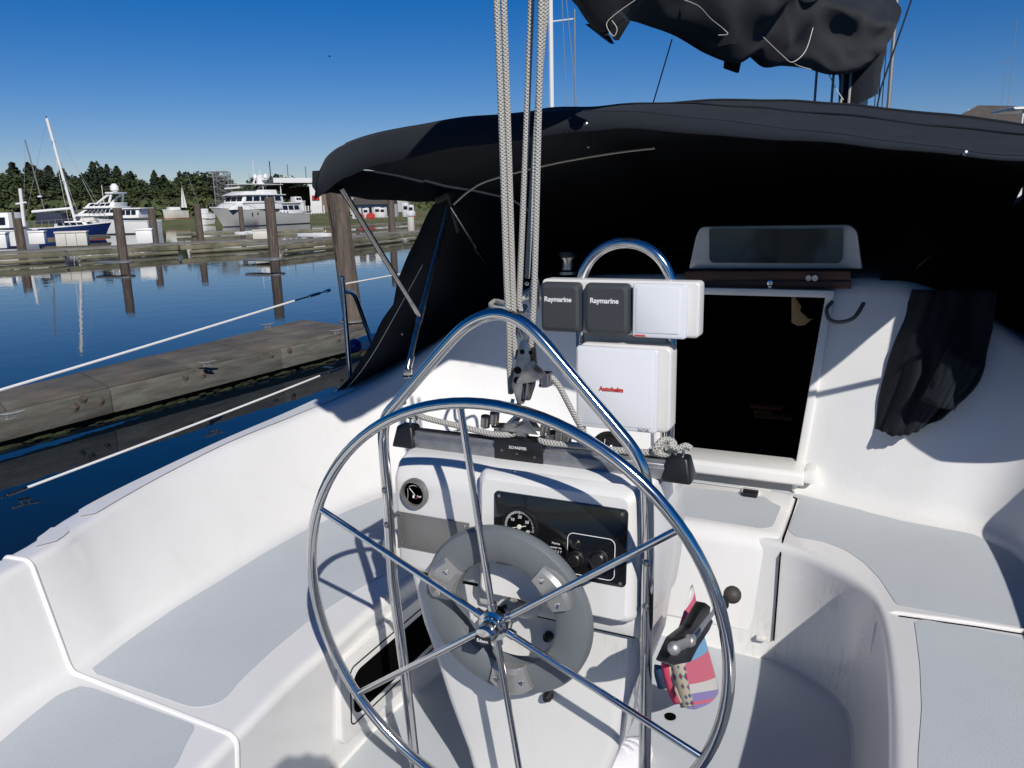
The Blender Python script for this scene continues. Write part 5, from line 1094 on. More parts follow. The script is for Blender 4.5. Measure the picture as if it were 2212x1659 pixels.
# ------------------------------------------------------------------ boats across the basin
class Ship:
    def __init__(s, name, label, cat, bow, stern, beam):
        s.b = Vector((bow[0], bow[1], 0)); s.e = Vector((stern[0], stern[1], 0)); s.L = (s.e-s.b).length; s.d = (s.e-s.b).normalized(); s.n = Vector((-s.d.y, s.d.x, 0)); s.beam = beam; s.k = 1.0
        s.t = thing(name, label, cat, (s.b.x, s.b.y, WZ))
    def P(s, f, o, z):
        if z > 2.3: z = 2.3+s.k*(z-2.3)
        return s.b+s.d*(f*s.L)+s.n*(o*s.beam/2)+Vector((0, 0, WZ+z))
    def hull(s, fb, fs, m='white', boot='darkcanvas', sheer=None, rake=.06, name='hull', zwl=.0):
        g = G(); rows = []; N = 18
        for i in range(N+1):
            f = i/N; w_ = min(1, (1-(1-min(1, f/.42))**2.2))*(1-.18*max(0, f-.7)/.3); dz = fb+(fs-fb)*(1-(1-f)**1.8); wl = w_*(.72+.2*f)
            fx = f; fw = rake+(1-rake)*f if f < .5 else f-.0
            rows.append([s.P(max(fw, f*.9+rake*(1-f)), -wl*.55, -.35), s.P(fw, -wl, zwl), s.P((fx+fw)/2, -w_*.97, dz*.55), s.P(fx, -w_, dz), s.P(fx, 0, dz+.02), s.P(fx, w_, dz), s.P((fx+fw)/2, w_*.97, dz*.55), s.P(fw, wl, zwl), s.P(max(fw, f*.9+rake*(1-f)), wl*.55, -.35)])
        g.grid(rows); g.add(rows[-1], [tuple(range(9))]); h = g.build(name, m, s.t, smooth=40)
        for sg in (-1, 1):
            g = G(); pts = [rows[i][3 if sg < 0 else 5]+Vector((0, 0, .0)) for i in range(N+1)]; g.tube(pts, .05, 6); g.build('rub_rail', sheer or 'white', h)
            g = G(); g.tube([rows[i][1 if sg < 0 else 7]+s.n*(sg*.01)+Vector((0, 0, .06)) for i in range(N+1)], .07, 6); g.build('boot_stripe', boot, h)
        return h
    def house(s, name, f0, f1, z0, z1, w, m='white', rf=.0, rb=.0, tw=.88, roof=0, win=None, par=None):
        par = par or s.t
        B_ = [s.P(f0, -w, z0), s.P(f1, -w, z0), s.P(f1, w, z0), s.P(f0, w, z0)]; T_ = [s.P(f0+rf, -w*tw, z1), s.P(f1-rb, -w*tw, z1), s.P(f1-rb, w*tw, z1), s.P(f0+rf, w*tw, z1)]
        g = G(); g.hexa(B_, T_); h = g.build(name, m, par, bevel=.06)
        if roof:
            g = G(); R_ = [s.P(f0+rf-roof, -w*1.02, z1+.002), s.P(f1-rb+roof, -w*1.02, z1+.002), s.P(f1-rb+roof, w*1.02, z1+.002), s.P(f0+rf-roof, w*1.02, z1+.002)]; g.hexa(R_, [q+Vector((0, 0, .14)) for q in R_]); g.build('roof', m, h, bevel=.04)
        if win:
            n, u0, u1, v0, v1 = win
            for sg in (-1, 1):
                for k in range(n):
                    a = u0+(u1-u0)*(k+.08)/n; b = u0+(u1-u0)*(k+.92)/n
                    def side(u, v):
                        q = (B_[0].lerp(B_[1], u)).lerp(T_[0].lerp(T_[1], u), v) if sg < 0 else (B_[3].lerp(B_[2], u)).lerp(T_[3].lerp(T_[2], u), v)
                        return q+s.n*(sg*.012)
                    g = G(); g.prism([side(a, v0), side(b, v0), side(b, v1), side(a, v1)], s.n*(sg*.015)); g.build('window', 'glass', h)
            g = G(); def_ = lambda u, v: (B_[0].lerp(B_[3], u)).lerp(T_[0].lerp(T_[3], u), v)-s.d*.012
            for k in range(3):
                a = .05+.9*(k+.06)/3; b = .05+.9*(k+.94)/3; g = G(); g.prism([def_(a, v0), def_(b, v0), def_(b, v1), def_(a, v1)], s.d*-.015); g.build('window', 'glass', h)
        return h
    def pole(s, name, f, o, z0, z1, r, m='white', df=0, par=None):
        g = G(); g.tube([s.P(f, o, z0), s.P(f+df, o, z1)], r, 8); return g.build(name, m, par or s.t)
    def rail(s, f0, f1, z0f, z1f, h=.7, n=8):
        for sg in (-.92, .92):
            g = G(); pts = [s.P(f0+(f1-f0)*k/n, sg*min(1, .25+2.2*(f0+(f1-f0)*k/n)), z0f+(z1f-z0f)*k/n+h) for k in range(n+1)]; g.tube(pts, .025, 5)
            for p in pts: g.tube([p, p-Vector((0, 0, h))], .018, 4)
            g.build('rail', 'galv', s.t)
# big grey hulled motor yacht
s = Ship('motor_yacht', 'large grey hulled motor yacht with white pilothouse and radar mast', 'motor yacht', (-84.198,80.515,0.650), (-83.379,97.719,0.190), 5.0)
s.k = .68; s.hull(2.9, 1.45, 'greyhull', rake=.12); s.rail(.0, .35, 3.05, 2.5)
for f in (.30, .36, .48, .62, .66, .70):
    g = G(); g.lathe([(.13, 0), (.13, .03), (1e-6, .03)], s.P(f, -1.0, 1.75), -s.n, 12); g.build('porthole', 'glass', s.t); g = G(); g.lathe([(.13, 0), (.13, .03), (1e-6, .03)], s.P(f, 1.0, 1.75), s.n, 12); g.build('porthole', 'glass', s.t)
s.house('trunk_cabin', .12, .68, 2.3, 3.7, .80, rf=.09)
s.house('pilothouse', .24, .70, 3.6, 5.15, .78, rf=.03, roof=.03, win=(5, .05, .95, .25, .85))
s.house('pilothouse_brow', .22, .62, 5.2, 6.0, .70, rf=.09, rb=.05, tw=.7)
s.house('deckhouse', .66, .92, 1.6, 3.4, .75, roof=.03, win=(3, .1, .9, .35, .8))
s.house('flybridge', .42, .66, 5.3, 6.3, .6, rf=.04)
s.house('boat_deck_top', .28, .72, 7.35, 7.47, .72, tw=.98)
for f, o in ((.50, -.6), (.50, .6), (.70, -.6), (.70, .6)): s.pole('post', f, o, 4.6, 7.4, .05)
r_ = s.house('radar_mast', .53, .60, 7.4, 9.4, .14, tw=.4, rf=.01, rb=.01)
g = G(); g.box(s.P(.565, 0, 8.4), (.3, 2.6, .12), Matrix.Rotation(math.atan2(s.n.y, s.n.x)-math.pi/2, 3, 'Z')); g.build('cross_arm', 'white', r_)
for o in (-.42, .42):
    g = G(); g.lathe([(.10, 0), (.32, .2), (.34, .5), (.2, .75), (1e-6, .82)], s.P(.565, o, 8.45), (0, 0, 1), 16); g.build('satellite_dome', 'white', r_)
s.pole('antenna', .565, 0, 9.3, 10.4, .05); s.pole('antenna', .44, -.4, 7.4, 12.3, .035); s.pole('antenna', .50, .4, 7.4, 9.8, .025, 'galv'); s.pole('antenna', .72, -.5, 5.0, 9.5, .025)
s.pole('boom_pole', .44, 0, 5.8, 8.5, .07, df=.06)
g = G(); g.hexa([s.P(.93, -.5, 1.6), s.P(1.06, -.5, 1.6), s.P(1.06, .5, 1.6), s.P(.93, .5, 1.6)], [s.P(.93, -.6, 1.95), s.P(1.08, -.6, 1.95), s.P(1.08, .6, 1.95), s.P(.93, .6, 1.95)]); g.build('tender', 'white', s.t, bevel=.1)
# blue ketch
s = Ship('ketch', 'moored dark blue ketch with tall white main mast and dark cockpit canvas', 'sailboat', (-65.411,50.373,0.752), (-71.203,45.724,0.138), 3.4)
s.k = .83; s.hull(1.45, 1.05, 'bluehull', boot='redpaint', rake=.10)
s.house('coach_roof', .22, .62, 1.1, 1.65, .6, rf=.06, win=(4, .1, .9, .3, .8)); s.house('cockpit_canvas', .50, .82, 1.5, 2.45, .62, 'darkcanvas', rf=.03, rb=.02)
s.house('deck_tender', .15, .36, 1.5, 1.95, .4, 'offw', rf=.05, rb=.03, tw=.6)
mm = s.pole('main_mast', .405, 0, 1.2, 12.35, .125, df=.16); s.pole('mast_top', .567, 0, 12.3, 12.6, .04, 'black', par=mm)
for zz, f in ((5.8, .47), (10.0, .535)):
    g = G(); g.tube([s.P(f, -.5, zz), s.P(f, .5, zz)], .03, 6); g.build('spreader', 'white', mm)
m2 = s.pole('mizzen_mast', .72, 0, 1.5, 10.2, .055, 'galv', df=.115)
g = G(); g.tube([s.P(.80, -.45, 6.2), s.P(.80, .45, 6.2)], .025, 6); g.build('spreader', 'galv', m2); g = G(); g.ball(s.P(.765, .05, 4.2), .22, 8, (1, 1, .5)); g.build('radar', 'white', m2)
g = G(); g.tube([s.P(.42, 0, 2.9), s.P(.88, 0, 2.6)], .13, 8); g.build('boom', 'white', s.t)
for a, b in (((.565, 0, 12.3), (1.0, 0, 1.2)), ((.565, 0, 12.3), (.02, 0, 1.5)), ((.835, 0, 10.1), (1.0, 0, 1.2)), ((.50, -.4, 8), (.42, -1, 1.2)), ((.50, .4, 8), (.42, 1, 1.2))):
    g = G(); g.tube([s.P(*a), s.P(*b)], .016, 4); g.build('stay', 'galv', s.t)
s.rail(.05, .95, 1.42, 1.05, .6, 12)
for f in (.3, .36, .42, .5):
    g = G(); g.lathe([(.09, 0), (.09, .03), (1e-6, .03)], s.P(f, .985, .95), s.n, 10); g.build('porthole', 'glass', s.t)
# tall white yacht behind it
s = Ship('motor_yacht', 'white motor yacht with swept radar arch behind the blue ketch', 'motor yacht', (-81.822,58.500,0.689), (-73.736,62.301,0.478), 4.4)
s.k = .42; s.hull(2.2, 1.35, 'white', rake=.10)
s.house('deckhouse', .10, .62, 2.0, 3.5, .80, rf=.16, roof=.02, win=(7, .12, .96, .40, .86))
s.house('flybridge', .24, .60, 3.66, 4.9, .74, rf=.06, rb=-.02, win=(4, .1, .85, .35, .85))
s.house('aft_cabin', .60, .90, 1.7, 3.1, .78, roof=.03, win=(3, .25, .9, .35, .85))
for o in (-.7, .7):
    g = G(); g.tube([s.P(.40, o, 4.6), s.P(.50, o*.9, 6.2), s.P(.585, o*.85, 7.3)], .13, 8); g.tube([s.P(.585, o*.85, 7.3), s.P(.55, o*.95, 4.8)], .13, 8); g.build('radar_arch_leg', 'white', s.t)
g = G(); g.box(s.P(.57, 0, 7.3), (.9, 3.2, .18), Matrix.Rotation(math.atan2(s.n.y, s.n.x)-math.pi/2, 3, 'Z')); g.build('radar_arch_top', 'white', s.t, bevel=.04)
g = G(); g.lathe([(.2, 0), (.45, .25), (.42, .65), (.2, .9), (1e-6, .95)], s.P(.555, 0, 7.5), (0, 0, 1), 14); g.build('satellite_dome', 'white', s.t)
s.pole('antenna', .34, .5, 4.8, 9.5, .03); s.pole('antenna', .56, .3, 7.5, 10.0, .025, 'black')
for a, b in (((.06, 0, 3.2), (-.03, 0, 10.5)), ((.23, .4, 5), (.12, .4, 11))):
    g = G(); g.tube([s.P(*a), s.P(*b)], .025, 4); g.build('outrigger_pole', 'galv', s.t)
s.rail(.0, .5, 2.4, 2.0)
# white cabin boat at the left edge
s = Ship('cabin_boat', 'white cabin boat with canvas canopy at the left edge of the photo', 'boat', (-61.178,35.350,1.170), (-57.689,37.153,0.401), 3.2)
s.hull(1.6, 1.2, 'white'); s.house('canopy', .3, .86, 1.4, 2.5, .8, 'white', rf=.1, rb=.05, tw=.7, win=(3, .1, .9, .2, .7))
s.pole('radar_mast', .95, 0, 1.5, 4.2, .12, df=.03)
g = G(); g.tube([s.P(.86, 0, 3.1), s.P(1.06, 0, 3.2)], .07, 6); g.build('cross_arm', 'white', s.t)
# white cabins seen over the ketch, boats on shore
s = Ship('hauled_sailboat', 'small cream sailboat with red bottom standing on shore', 'sailboat', (-112.306,97.197,2.522), (-111.362,101.254,2.448), 2.2)
s.hull(2.6, 2.3, 'offw', 'redpaint', zwl=1.1); s.house('coach_roof', .25, .7, 2.5, 3.0, .6)
g = GG(); zt = 7.0; g.prism([s.P(.83, 0, 2.9), s.P(1.08, 0, 2.9), s.P(1.02, 0, 4.6), s.P(.95, 0, 6.6), s.P(.88, 0, 4.8)], s.n*.05); g.build('white_sail', 'white', s.t)
s.pole('mast', .95, 0, 2.8, 7.0, .04, 'galv')
s = Ship('motor_boat', 'small white boat with leaning pole right of the hauled sailboat', 'boat', (-101.395,94.355,1.618), (-101.346,97.307,1.563), 2.0)
s.hull(2.0, 1.8, 'white', zwl=1.0); s.house('cabin', .2, .6, 1.9, 2.6, .7); g = G(); g.tube([s.P(.3, 0, 2.5), s.P(-.45, 0, 8.5)], .05, 6); g.build('leaning_mast', 'galv', s.t)
s = Ship('motor_boat', 'white runabout moored behind the stern of the big yacht', 'boat', (-88.704,106.305,0.041), (-89.668,102.864,0.144), 2.4)
s.hull(1.2, .9, 'white', 'bluehull'); s.house('windscreen', .3, .5, 1.1, 1.6, .6, 'glass', rf=.05)
s = Ship('motor_boat', 'white motor boat parked under the big shed roof', 'boat', (-100.568,119.849,2.405), (-101.677,116.275,2.468), 2.6)
s.hull(3.6, 3.4, 'white', 'black', zwl=2.3); s.house('cabin', .3, .7, 3.5, 4.4, .7, rf=.08, win=(2, .1, .9, .3, .8))

# ------------------------------------------------------------------ buildings on the shore
def bpt(q, zo=0): return Vector((q[0], q[1], q[2]+zo))
sh_ = thing('boat_shed', 'big open boat shed with white roof fascia behind the yacht', 'shed', (-106.451,124.042,1.600))
a_, b_ = Vector((-106.814,114.345,5.921)), Vector((-99.656,133.304,6.229)); back = Vector((-.45, .89, 0))*16
zt = 6.2
def ptop(p, z): return Vector((p.x, p.y, z))
c_ = a_.lerp(b_, .16)
for nm, p, q, z0, z1 in (('fascia', c_, b_, 6.35, 7.25),):
    g = G(); g.hexa([ptop(p, z0), ptop(q, z0), ptop(q, z0)+back*.03, ptop(p, z0)+back*.03], [ptop(p, z1), ptop(q, z1), ptop(q, z1)+back*.03, ptop(p, z1)+back*.03]); g.build(nm, 'white', sh_)
g = G(); g.hexa([ptop(a_, 5.2), ptop(c_, 6.2), ptop(c_, 6.2)+back, ptop(a_, 5.2)+back], [ptop(a_, 5.5), ptop(c_, 7.2), ptop(c_, 7.2)+back, ptop(a_, 5.5)+back]); g.build('roof', 'roofg', sh_)
g = G(); g.hexa([ptop(c_, 6.5)+back*.04, ptop(b_, 6.5)+back*.04, ptop(b_, 6.5)+back, ptop(c_, 6.5)+back], [ptop(c_, 7.2)+back*.04, ptop(b_, 7.2)+back*.04, ptop(b_, 7.2)+back, ptop(c_, 7.2)+back]); g.build('roof', 'roofg', sh_)
g = G(); g.hexa([ptop(a_, .5)+back, ptop(b_, .5)+back, ptop(b_, .5)+back*1.02, ptop(a_, .5)+back*1.02], [ptop(a_, 5.6)+back, ptop(b_, 7)+back, ptop(b_, 7)+back*1.02, ptop(a_, 5.6)+back*1.02]); g.build('back_wall', 'rust', sh_)
w0 = Vector((-101.276,125.731,2.355)); w1 = Vector((-98.673,131.542,2.236)); g = G(); g.hexa([ptop(w0, .3), ptop(w1, .3), ptop(w1, .3)+back*.9, ptop(w0, .3)+back*.9], [ptop(w0, 6.4), ptop(w1, 6.4), ptop(w1, 6.4)+back*.9, ptop(w0, 6.4)+back*.9]); g.build('brown_wall', 'rust', sh_)
w0 = Vector((-101.128,121.983,2.393)); w1 = Vector((-100.159,124.063,2.350)); g = G(); g.hexa([ptop(w0, .6), ptop(w1, .6), ptop(w1, .6)+back*.05, ptop(w0, .6)+back*.05], [ptop(w0, 5.9), ptop(w1, 5.9), ptop(w1, 5.9)+back*.05, ptop(w0, 5.9)+back*.05]); sp_ = g.build('white_panel', 'white', sh_)
g = G(); w2 = w0.lerp(w1, .2); w3 = w0.lerp(w1, .85); o = -back*.01; g.hexa([ptop(w2, 3.1)+o*2, ptop(w3, 3.1)+o*2, ptop(w3, 3.1)+o, ptop(w2, 3.1)+o], [ptop(w2, 3.9)+o*2, ptop(w3, 3.9)+o*2, ptop(w3, 3.9)+o, ptop(w2, 3.9)+o]); g.build('sign_board', 'redpaint', sp_)
for k in range(9):
    p = Vector((-97.106,114.922,1.162)).lerp(Vector((-95.521,118.809,1.062)), k/8); tag(G().tube([ptop(p, .2), ptop(p, 2.0)], .12, 6).build('bollard', 'white'), 'white post in the row before the big shed', 'post', 'white posts before the shed')
bp_ = thing('fuel_dock_building', 'low fuel dock building with brown roof and white bays', 'building', (-71.942,100.300,1.333))
p0, p1 = Vector((-72.359,96.278,1.406)), Vector((-71.893,106.419,1.234)); bk_ = Vector((-.45, .89, 0))*6
def slab(name, p, q, z0, z1, d0, d1, m, par): 
    g = G(); g.hexa([ptop(p, z0)+bk_*d0, ptop(q, z0)+bk_*d0, ptop(q, z0)+bk_*d1, ptop(p, z0)+bk_*d1], [ptop(p, z1)+bk_*d0, ptop(q, z1)+bk_*d0, ptop(q, z1)+bk_*d1, ptop(p, z1)+bk_*d1]); return g.build(name, m, par)
wlb = slab('wall', p0, p1, -.1, 1.9, 0, 1, 'white', bp_)
for k in range(6):
    slab('bay_opening', p0.lerp(p1, .06+k*.155), p0.lerp(p1, .06+k*.155+.09), .1, 1.5, -.01, .0, 'glass', wlb)
g = G(); g.hexa([ptop(p0, 1.9)-bk_*.15, ptop(p1, 1.9)-bk_*.15, ptop(p1, 1.9)+bk_, ptop(p0, 1.9)+bk_], [ptop(p0, 3.1)+bk_*.4, ptop(p1, 3.1)+bk_*.4, ptop(p1, 3.1)+bk_*.6, ptop(p0, 3.1)+bk_*.6]); g.build('roof', 'roofb', bp_)
b2_ = thing('marina_office', 'grey two storey building with white gable behind the fuel dock', 'building', (-85.721,121.176,2.894))
q0, q1 = Vector((-86.972,115.319,2.959)), Vector((-83.081,127.792,2.792)); slab('wall', q0, q1, .3, 3.6, 0, 1, 'greyhull', b2_)
g = G(); g.hexa([ptop(q0, 3.6)-bk_*.1, ptop(q1, 3.6)-bk_*.1, ptop(q1, 3.6)+bk_, ptop(q0, 3.6)+bk_], [ptop(q0, 5.4)+bk_*.4, ptop(q1, 5.4)+bk_*.4, ptop(q1, 5.4)+bk_*.6, ptop(q0, 5.4)+bk_*.6]); g.build('roof', 'roofb', b2_)
slab('upper_wall', q0, q0.lerp(q1, .45), 5.2, 7.2, .3, .8, 'white', b2_)
for k in range(2): slab('window', q0.lerp(q1, .08+.16*k), q0.lerp(q1, .19+.16*k), 5.6, 6.8, .28, .3, 'glass', b2_)
gq = q0.lerp(q1, .52); gr = q0.lerp(q1, .64); g = G(); g.prism([ptop(gq, 3.8)-bk_*.12, ptop(gr, 3.8)-bk_*.12, ptop(gq.lerp(gr, .5), 5.0)-bk_*.12], bk_*.3); g.build('gable', 'white', b2_)
for k, px_ in enumerate(((-68.996,93.791,0.996), (-68.338,94.885,1.029), (-68.309,95.521,1.016), (-64.494,100.512,1.257))):
    g = G(); g.lathe([(.45, -.12), (.45, .12)], (px_[0], px_[1], .25), (.5, -.86, 0), 14); g.lathe([(.3, -.2), (.3, .2)], (px_[0], px_[1], .25), (.5, -.86, 0), 14); tag(g.build('hose_reel', 'redpaint'), 'red hose reel standing on the fuel dock', 'hose reel', 'red reels on the fuel dock')
for q, h, lb in (((-67.062,96.397,1.174), 1.4, 'white fuel pump at the right end of the fuel dock building'), ((-67.656,95.983,1.192), 1.5, 'slightly taller white fuel pump before the middle bays of the fuel dock building'), ((-68.992,95.031,1.232), 1.4, 'white fuel pump between the red hose reels'), ((-64.849,99.091,1.418), 2.0, 'tallest white fuel pump, right of the grey piling'), ((-64.770,100.334,1.465), 1.7, 'white fuel pump next to the black dodger edge')):
    t = thing('fuel_pump', lb, 'fuel pump', (q[0], q[1], -.2), 'white pumps on the fuel dock'); g = G(); g.box((q[0], q[1], -.2+h/2+.2), (.8, .6, h)); g.build('pump_body', 'white', t, bevel=.05); g = G(); g.box((q[0]+.15, q[1]-.28, .2+h*.55), (.6, .1, h*.25)); g.build('display', 'glass', t)
sv = thing('service_post', 'pale service pedestal on the float right of the near piling', 'post', (-30.474,47.022,-0.250)); q = Vector((-30.474,47.022,-0.250)); g = G(); g.box(q+Vector((0, 0, .55)), (.35, .35, 1.1)); g.build('post_body', 'offw', sv, bevel=.04); g = G(); g.box(q+Vector((0, 0, 1.3)), (.5, .5, .35)); g.build('post_head', 'white', sv, bevel=.05)
cr = thing('lattice_tower', 'grey lattice boat lift tower in front of the trees', 'tower', (-109.135,107.930,3.525))
c0 = Vector((-109.025,108.041,3.522)); rt = Vector((.83, .55, 0)); fd_ = Vector((-.55, .83, 0)); cn = [c0+rt*a*1.25+fd_*b*1.25 for a, b in ((-1, -1), (1, -1), (1, 1), (-1, 1))]
for p in cn:
    g = G(); g.tube([ptop(p, .3), ptop(p, 8.0)], .09, 5); g.build('leg', 'galv', cr)
g = G()
for lv in range(6):
    z0 = .8+lv*1.2
    for k in range(4):
        a, b = cn[k], cn[(k+1) % 4]; g.tube([ptop(a, z0), ptop(b, z0+1.2)], .05, 4); g.tube([ptop(a, z0+1.2), ptop(b, z0)], .05, 4); g.tube([ptop(a, z0), ptop(b, z0)], .05, 4)
g.build('bracing', 'galv', cr)['kind'] = 'stuff'
g = G()
for sg in (-1, 1):
    for zz in (7.4, 8.2): g.tube([c0-rt*2.2+fd_*sg*1.2+Vector((0, 0, zz-c0.z)), c0+rt*1.3+fd_*sg*1.2+Vector((0, 0, zz-c0.z))], .08, 5)
g.build('top_beams', 'galv', cr)['kind'] = 'stuff'
g = G(); w0 = Vector((-105.323,104.672,5.790)); w1 = Vector((-104.874,107.917,5.805)); g.hexa([ptop(w0, 5.1), ptop(w1, 5.3), ptop(w1, 5.3)+fd_*3, ptop(w0, 5.1)+fd_*3], [ptop(w0, 5.35), ptop(w1, 5.6), ptop(w1, 5.6)+fd_*3, ptop(w0, 5.35)+fd_*3]); g.build('platform', 'white', cr)
def far_mast(name, v, r, m, label, spread=(), lean=0):
    x, y, z0, z1 = v; t = thing(name, label, 'mast', (x, y, z0), None)
    g = G(); g.tube([(x, y, z0), (x+lean, y, z1)], r, 8); g.build('spar', m, t)
    for zz, w_, w2 in spread:
        g = G(); g.tube([(x-w_*.9, y-w_*.43, zz-.05), (x, y, zz), (x+w2*.9, y+w2*.43, zz+.15)], r*.3, 5); g.build('spreader', m, t)
    return t
for v, lb in (((-113.017,124.933,6.205,10.821), 'dark distant mast rising left of the shed roof'), ((-113.787,130.923,6.281,10.420), 'thin distant mast above the middle of the shed roof'), ((-111.056,133.238,6.218,10.011), 'thin pale distant mast near the right end of the shed')):
    far_mast('distant_mast', v, .09, 'galv' if 'dark' not in lb else 'black', lb)
v = (-22.541,53.901,7.792,17.078); tm = far_mast('neighbour_mast', v, .17, 'white', 'tall white mast with two spreaders behind the mainsheet ropes', ((7.6, 1.0, 1.2), (13.9, .3, 1.6)))
for o, o2 in ((1.15, 1.7), (.8, .9)):
    g = G(); g.tube([(v[0]+.5, v[1]+.3, v[3]+4), (v[0]+o, v[1]+o*.4, 13.9), (v[0]+o2*1.3, v[1]+o2*.6, 2)], .02, 4); g.build('shroud', 'galv', tm)
v = (-19.173,49.870,7.229,13.557); far_mast('neighbour_mast', v, .055, 'galv', 'thin grey mast right of the tall white mast')
v = (-0.274,40.588,4.987,11.494); tm = far_mast('neighbour_mast', v, .09, 'galv', 'grey mast with close rigging lines right of the sail cover')
for dx in (-.64, -.48, -.30):
    g = G(); g.tube([(v[0]+dx*.9, v[1]+dx*.4, v[2]), (v[0]+dx*.9, v[1]+dx*.4, v[3])], .022, 5); g.build('rigging_line', 'black', tm)
for v, r, lb in (((8.607,88.255,6.335,16.748), .02, 'faint distant rigging wire near the right edge'), ((8.537,93.279,6.628,13.916), .02, 'fainter distant rigging wire left of the one at the right edge')): far_mast('distant_wire', v, r, 'galv', lb)
hb_ = thing('harbour_building', 'brown roofed building peeping over the dodger at the right', 'building', (5.700,68.424,5.675))
P0, P1 = Vector((2.669,66.573,5.408)), Vector((12.192,73.732,5.305)); bk2 = Vector((.35, .93, 0))*8
g = G(); g.hexa([ptop(P0, 0), ptop(P1, 0), ptop(P1, 0)+bk2, ptop(P0, 0)+bk2], [ptop(P0, 5.9), ptop(P1, 5.9), ptop(P1, 5.9)+bk2, ptop(P0, 5.9)+bk2]); g.build('wall', 'greyhull', hb_)
A0, A1 = P0.lerp(P1, .13), P0.lerp(P1, .40); g = G(); g.hexa([ptop(P0, 6.2)-bk2*.1, ptop(P1, 6.2)-bk2*.1, ptop(P1, 6.2)+bk2*1.1, ptop(P0, 6.2)+bk2*1.1], [ptop(A0, 7.95)+bk2*.45, ptop(A1, 7.9)+bk2*.45, ptop(A1, 7.9)+bk2*.55, ptop(A0, 7.95)+bk2*.55]); g.build('roof', 'roofb', hb_)
g = G(); p = Vector((4.721,70.490,7.495)); g.box(p, (.5, .5, .3)); g.build('roof_vent', 'white', hb_)
s = Ship('distant_yacht', 'white yacht top just visible at the right edge over the dodger', 'yacht', (5.380,54.407,5.076), (9.423,55.946,4.941), 3.5)
s.hull(2.0, 1.8, 'white'); s.house('flybridge_top', .0, .9, 6.75, 6.9, .8); s.house('deckhouse', .15, .9, 1.9, 6.0, .7, win=(4, .1, .9, .8, .95))
for f in (.15, .4, .8): s.pole('post', f, -.6, 5.9, 6.8, .05)

# ------------------------------------------------------------------ trees
def leaf_mesh(name, kind, n, seed):
    random.seed(seed); g = GG()
    for k in range(n):
        if kind == 'conifer':
            lay = random.random()**.85; a0 = random.random()*6.283; R_ = (.25*(1-lay)**.75+.015)*(.7+.6*abs(math.sin(lay*23+seed+2*math.sin(a0*2)))); a = a0; R_ *= (.8+.6*noise.noise(Vector((math.cos(a)*1.5, math.sin(a)*1.5, lay*6+seed)))); r = R_*random.random()**.45
            c = Vector((r*math.cos(a), r*math.sin(a), .10+.90*lay-.10*r)); s_ = .030*(1.15-lay*.75)+.006
        else:
            a = random.random()*6.283; v = random.uniform(-.75, 1); q = (1-v*v)**.5 if v > -.75 else .6; rr_ = (.8+.5*noise.noise(Vector((math.cos(a)*q*2, math.sin(a)*q*2, v*2+seed))))*random.random()**.33
            c = Vector((.34*q*rr_*math.cos(a), .34*q*rr_*math.sin(a), .56+.42*v*rr_)); s_ = .028*random.uniform(.6, 1.3)
        d1 = Vector((random.gauss(0, 1), random.gauss(0, 1), random.gauss(0, .5))).normalized(); d2 = d1.orthogonal().normalized(); d2 = (Matrix.Rotation(random.random()*6.28, 3, d1) @ d2)
        o = len(g.v); g.v += [tuple(c+d1*s_*1.5), tuple(c+d2*s_), tuple(c-d1*s_*1.3), tuple(c-d2*s_*.9)]; g.f.append((o, o+1, o+2, o+3)); g.mi.append(0)
    ob = g.build(name, 'leafa' if kind == 'conifer' else 'leafb', None, smooth=0); me = ob.data; D.objects.remove(ob); return me
crowns = {'conifer': [leaf_mesh('crown', 'conifer', 1500, s_) for s_ in (1, 2, 3, 4)], 'broad': [leaf_mesh('crown', 'broad', 1400, s_) for s_ in (11, 12, 13)]}
tg = G(); tg.tube([(0, 0, -.02), (.01, 0, .5), (0, .01, .95)], lambda t: .018*(1-t)+.002, 6)
for k in range(7): a = k*2.4; z_ = .25+.09*k; tg.tube([(0, 0, z_), (.14*math.cos(a)*(1-k*.08), .14*math.sin(a)*(1-k*.08), z_+.03)], .004, 4)
to_ = tg.build('trunk', 'bark'); trunk_me = to_.data; D.objects.remove(to_)
random.seed(21)
def tree(v, kind, label, grp, wmul=1.0, mi=None):
    x, y, z0, z1 = v; z0 = 1.0; H = z1-z0
    t = thing('conifer_tree' if kind == 'conifer' else 'leafy_tree', label, 'tree', (x, y, z0), grp)
    t.scale = (H*wmul, H*wmul, H); t.rotation_euler = (0, 0, random.random()*6.28)
    me = random.choice(crowns[kind]); o = D.objects.new('crown', me); COL.objects.link(o); o.parent = t
    if mi: 
        me2 = crowns_alt.get((me.name, mi))
        if me2 is None: me2 = me.copy(); me2.materials[0] = M[mi]; crowns_alt[(me.name, mi)] = me2
        o.data = me2
    q = D.objects.new('trunk', trunk_me); COL.objects.link(q); q.parent = t
crowns_alt = {}
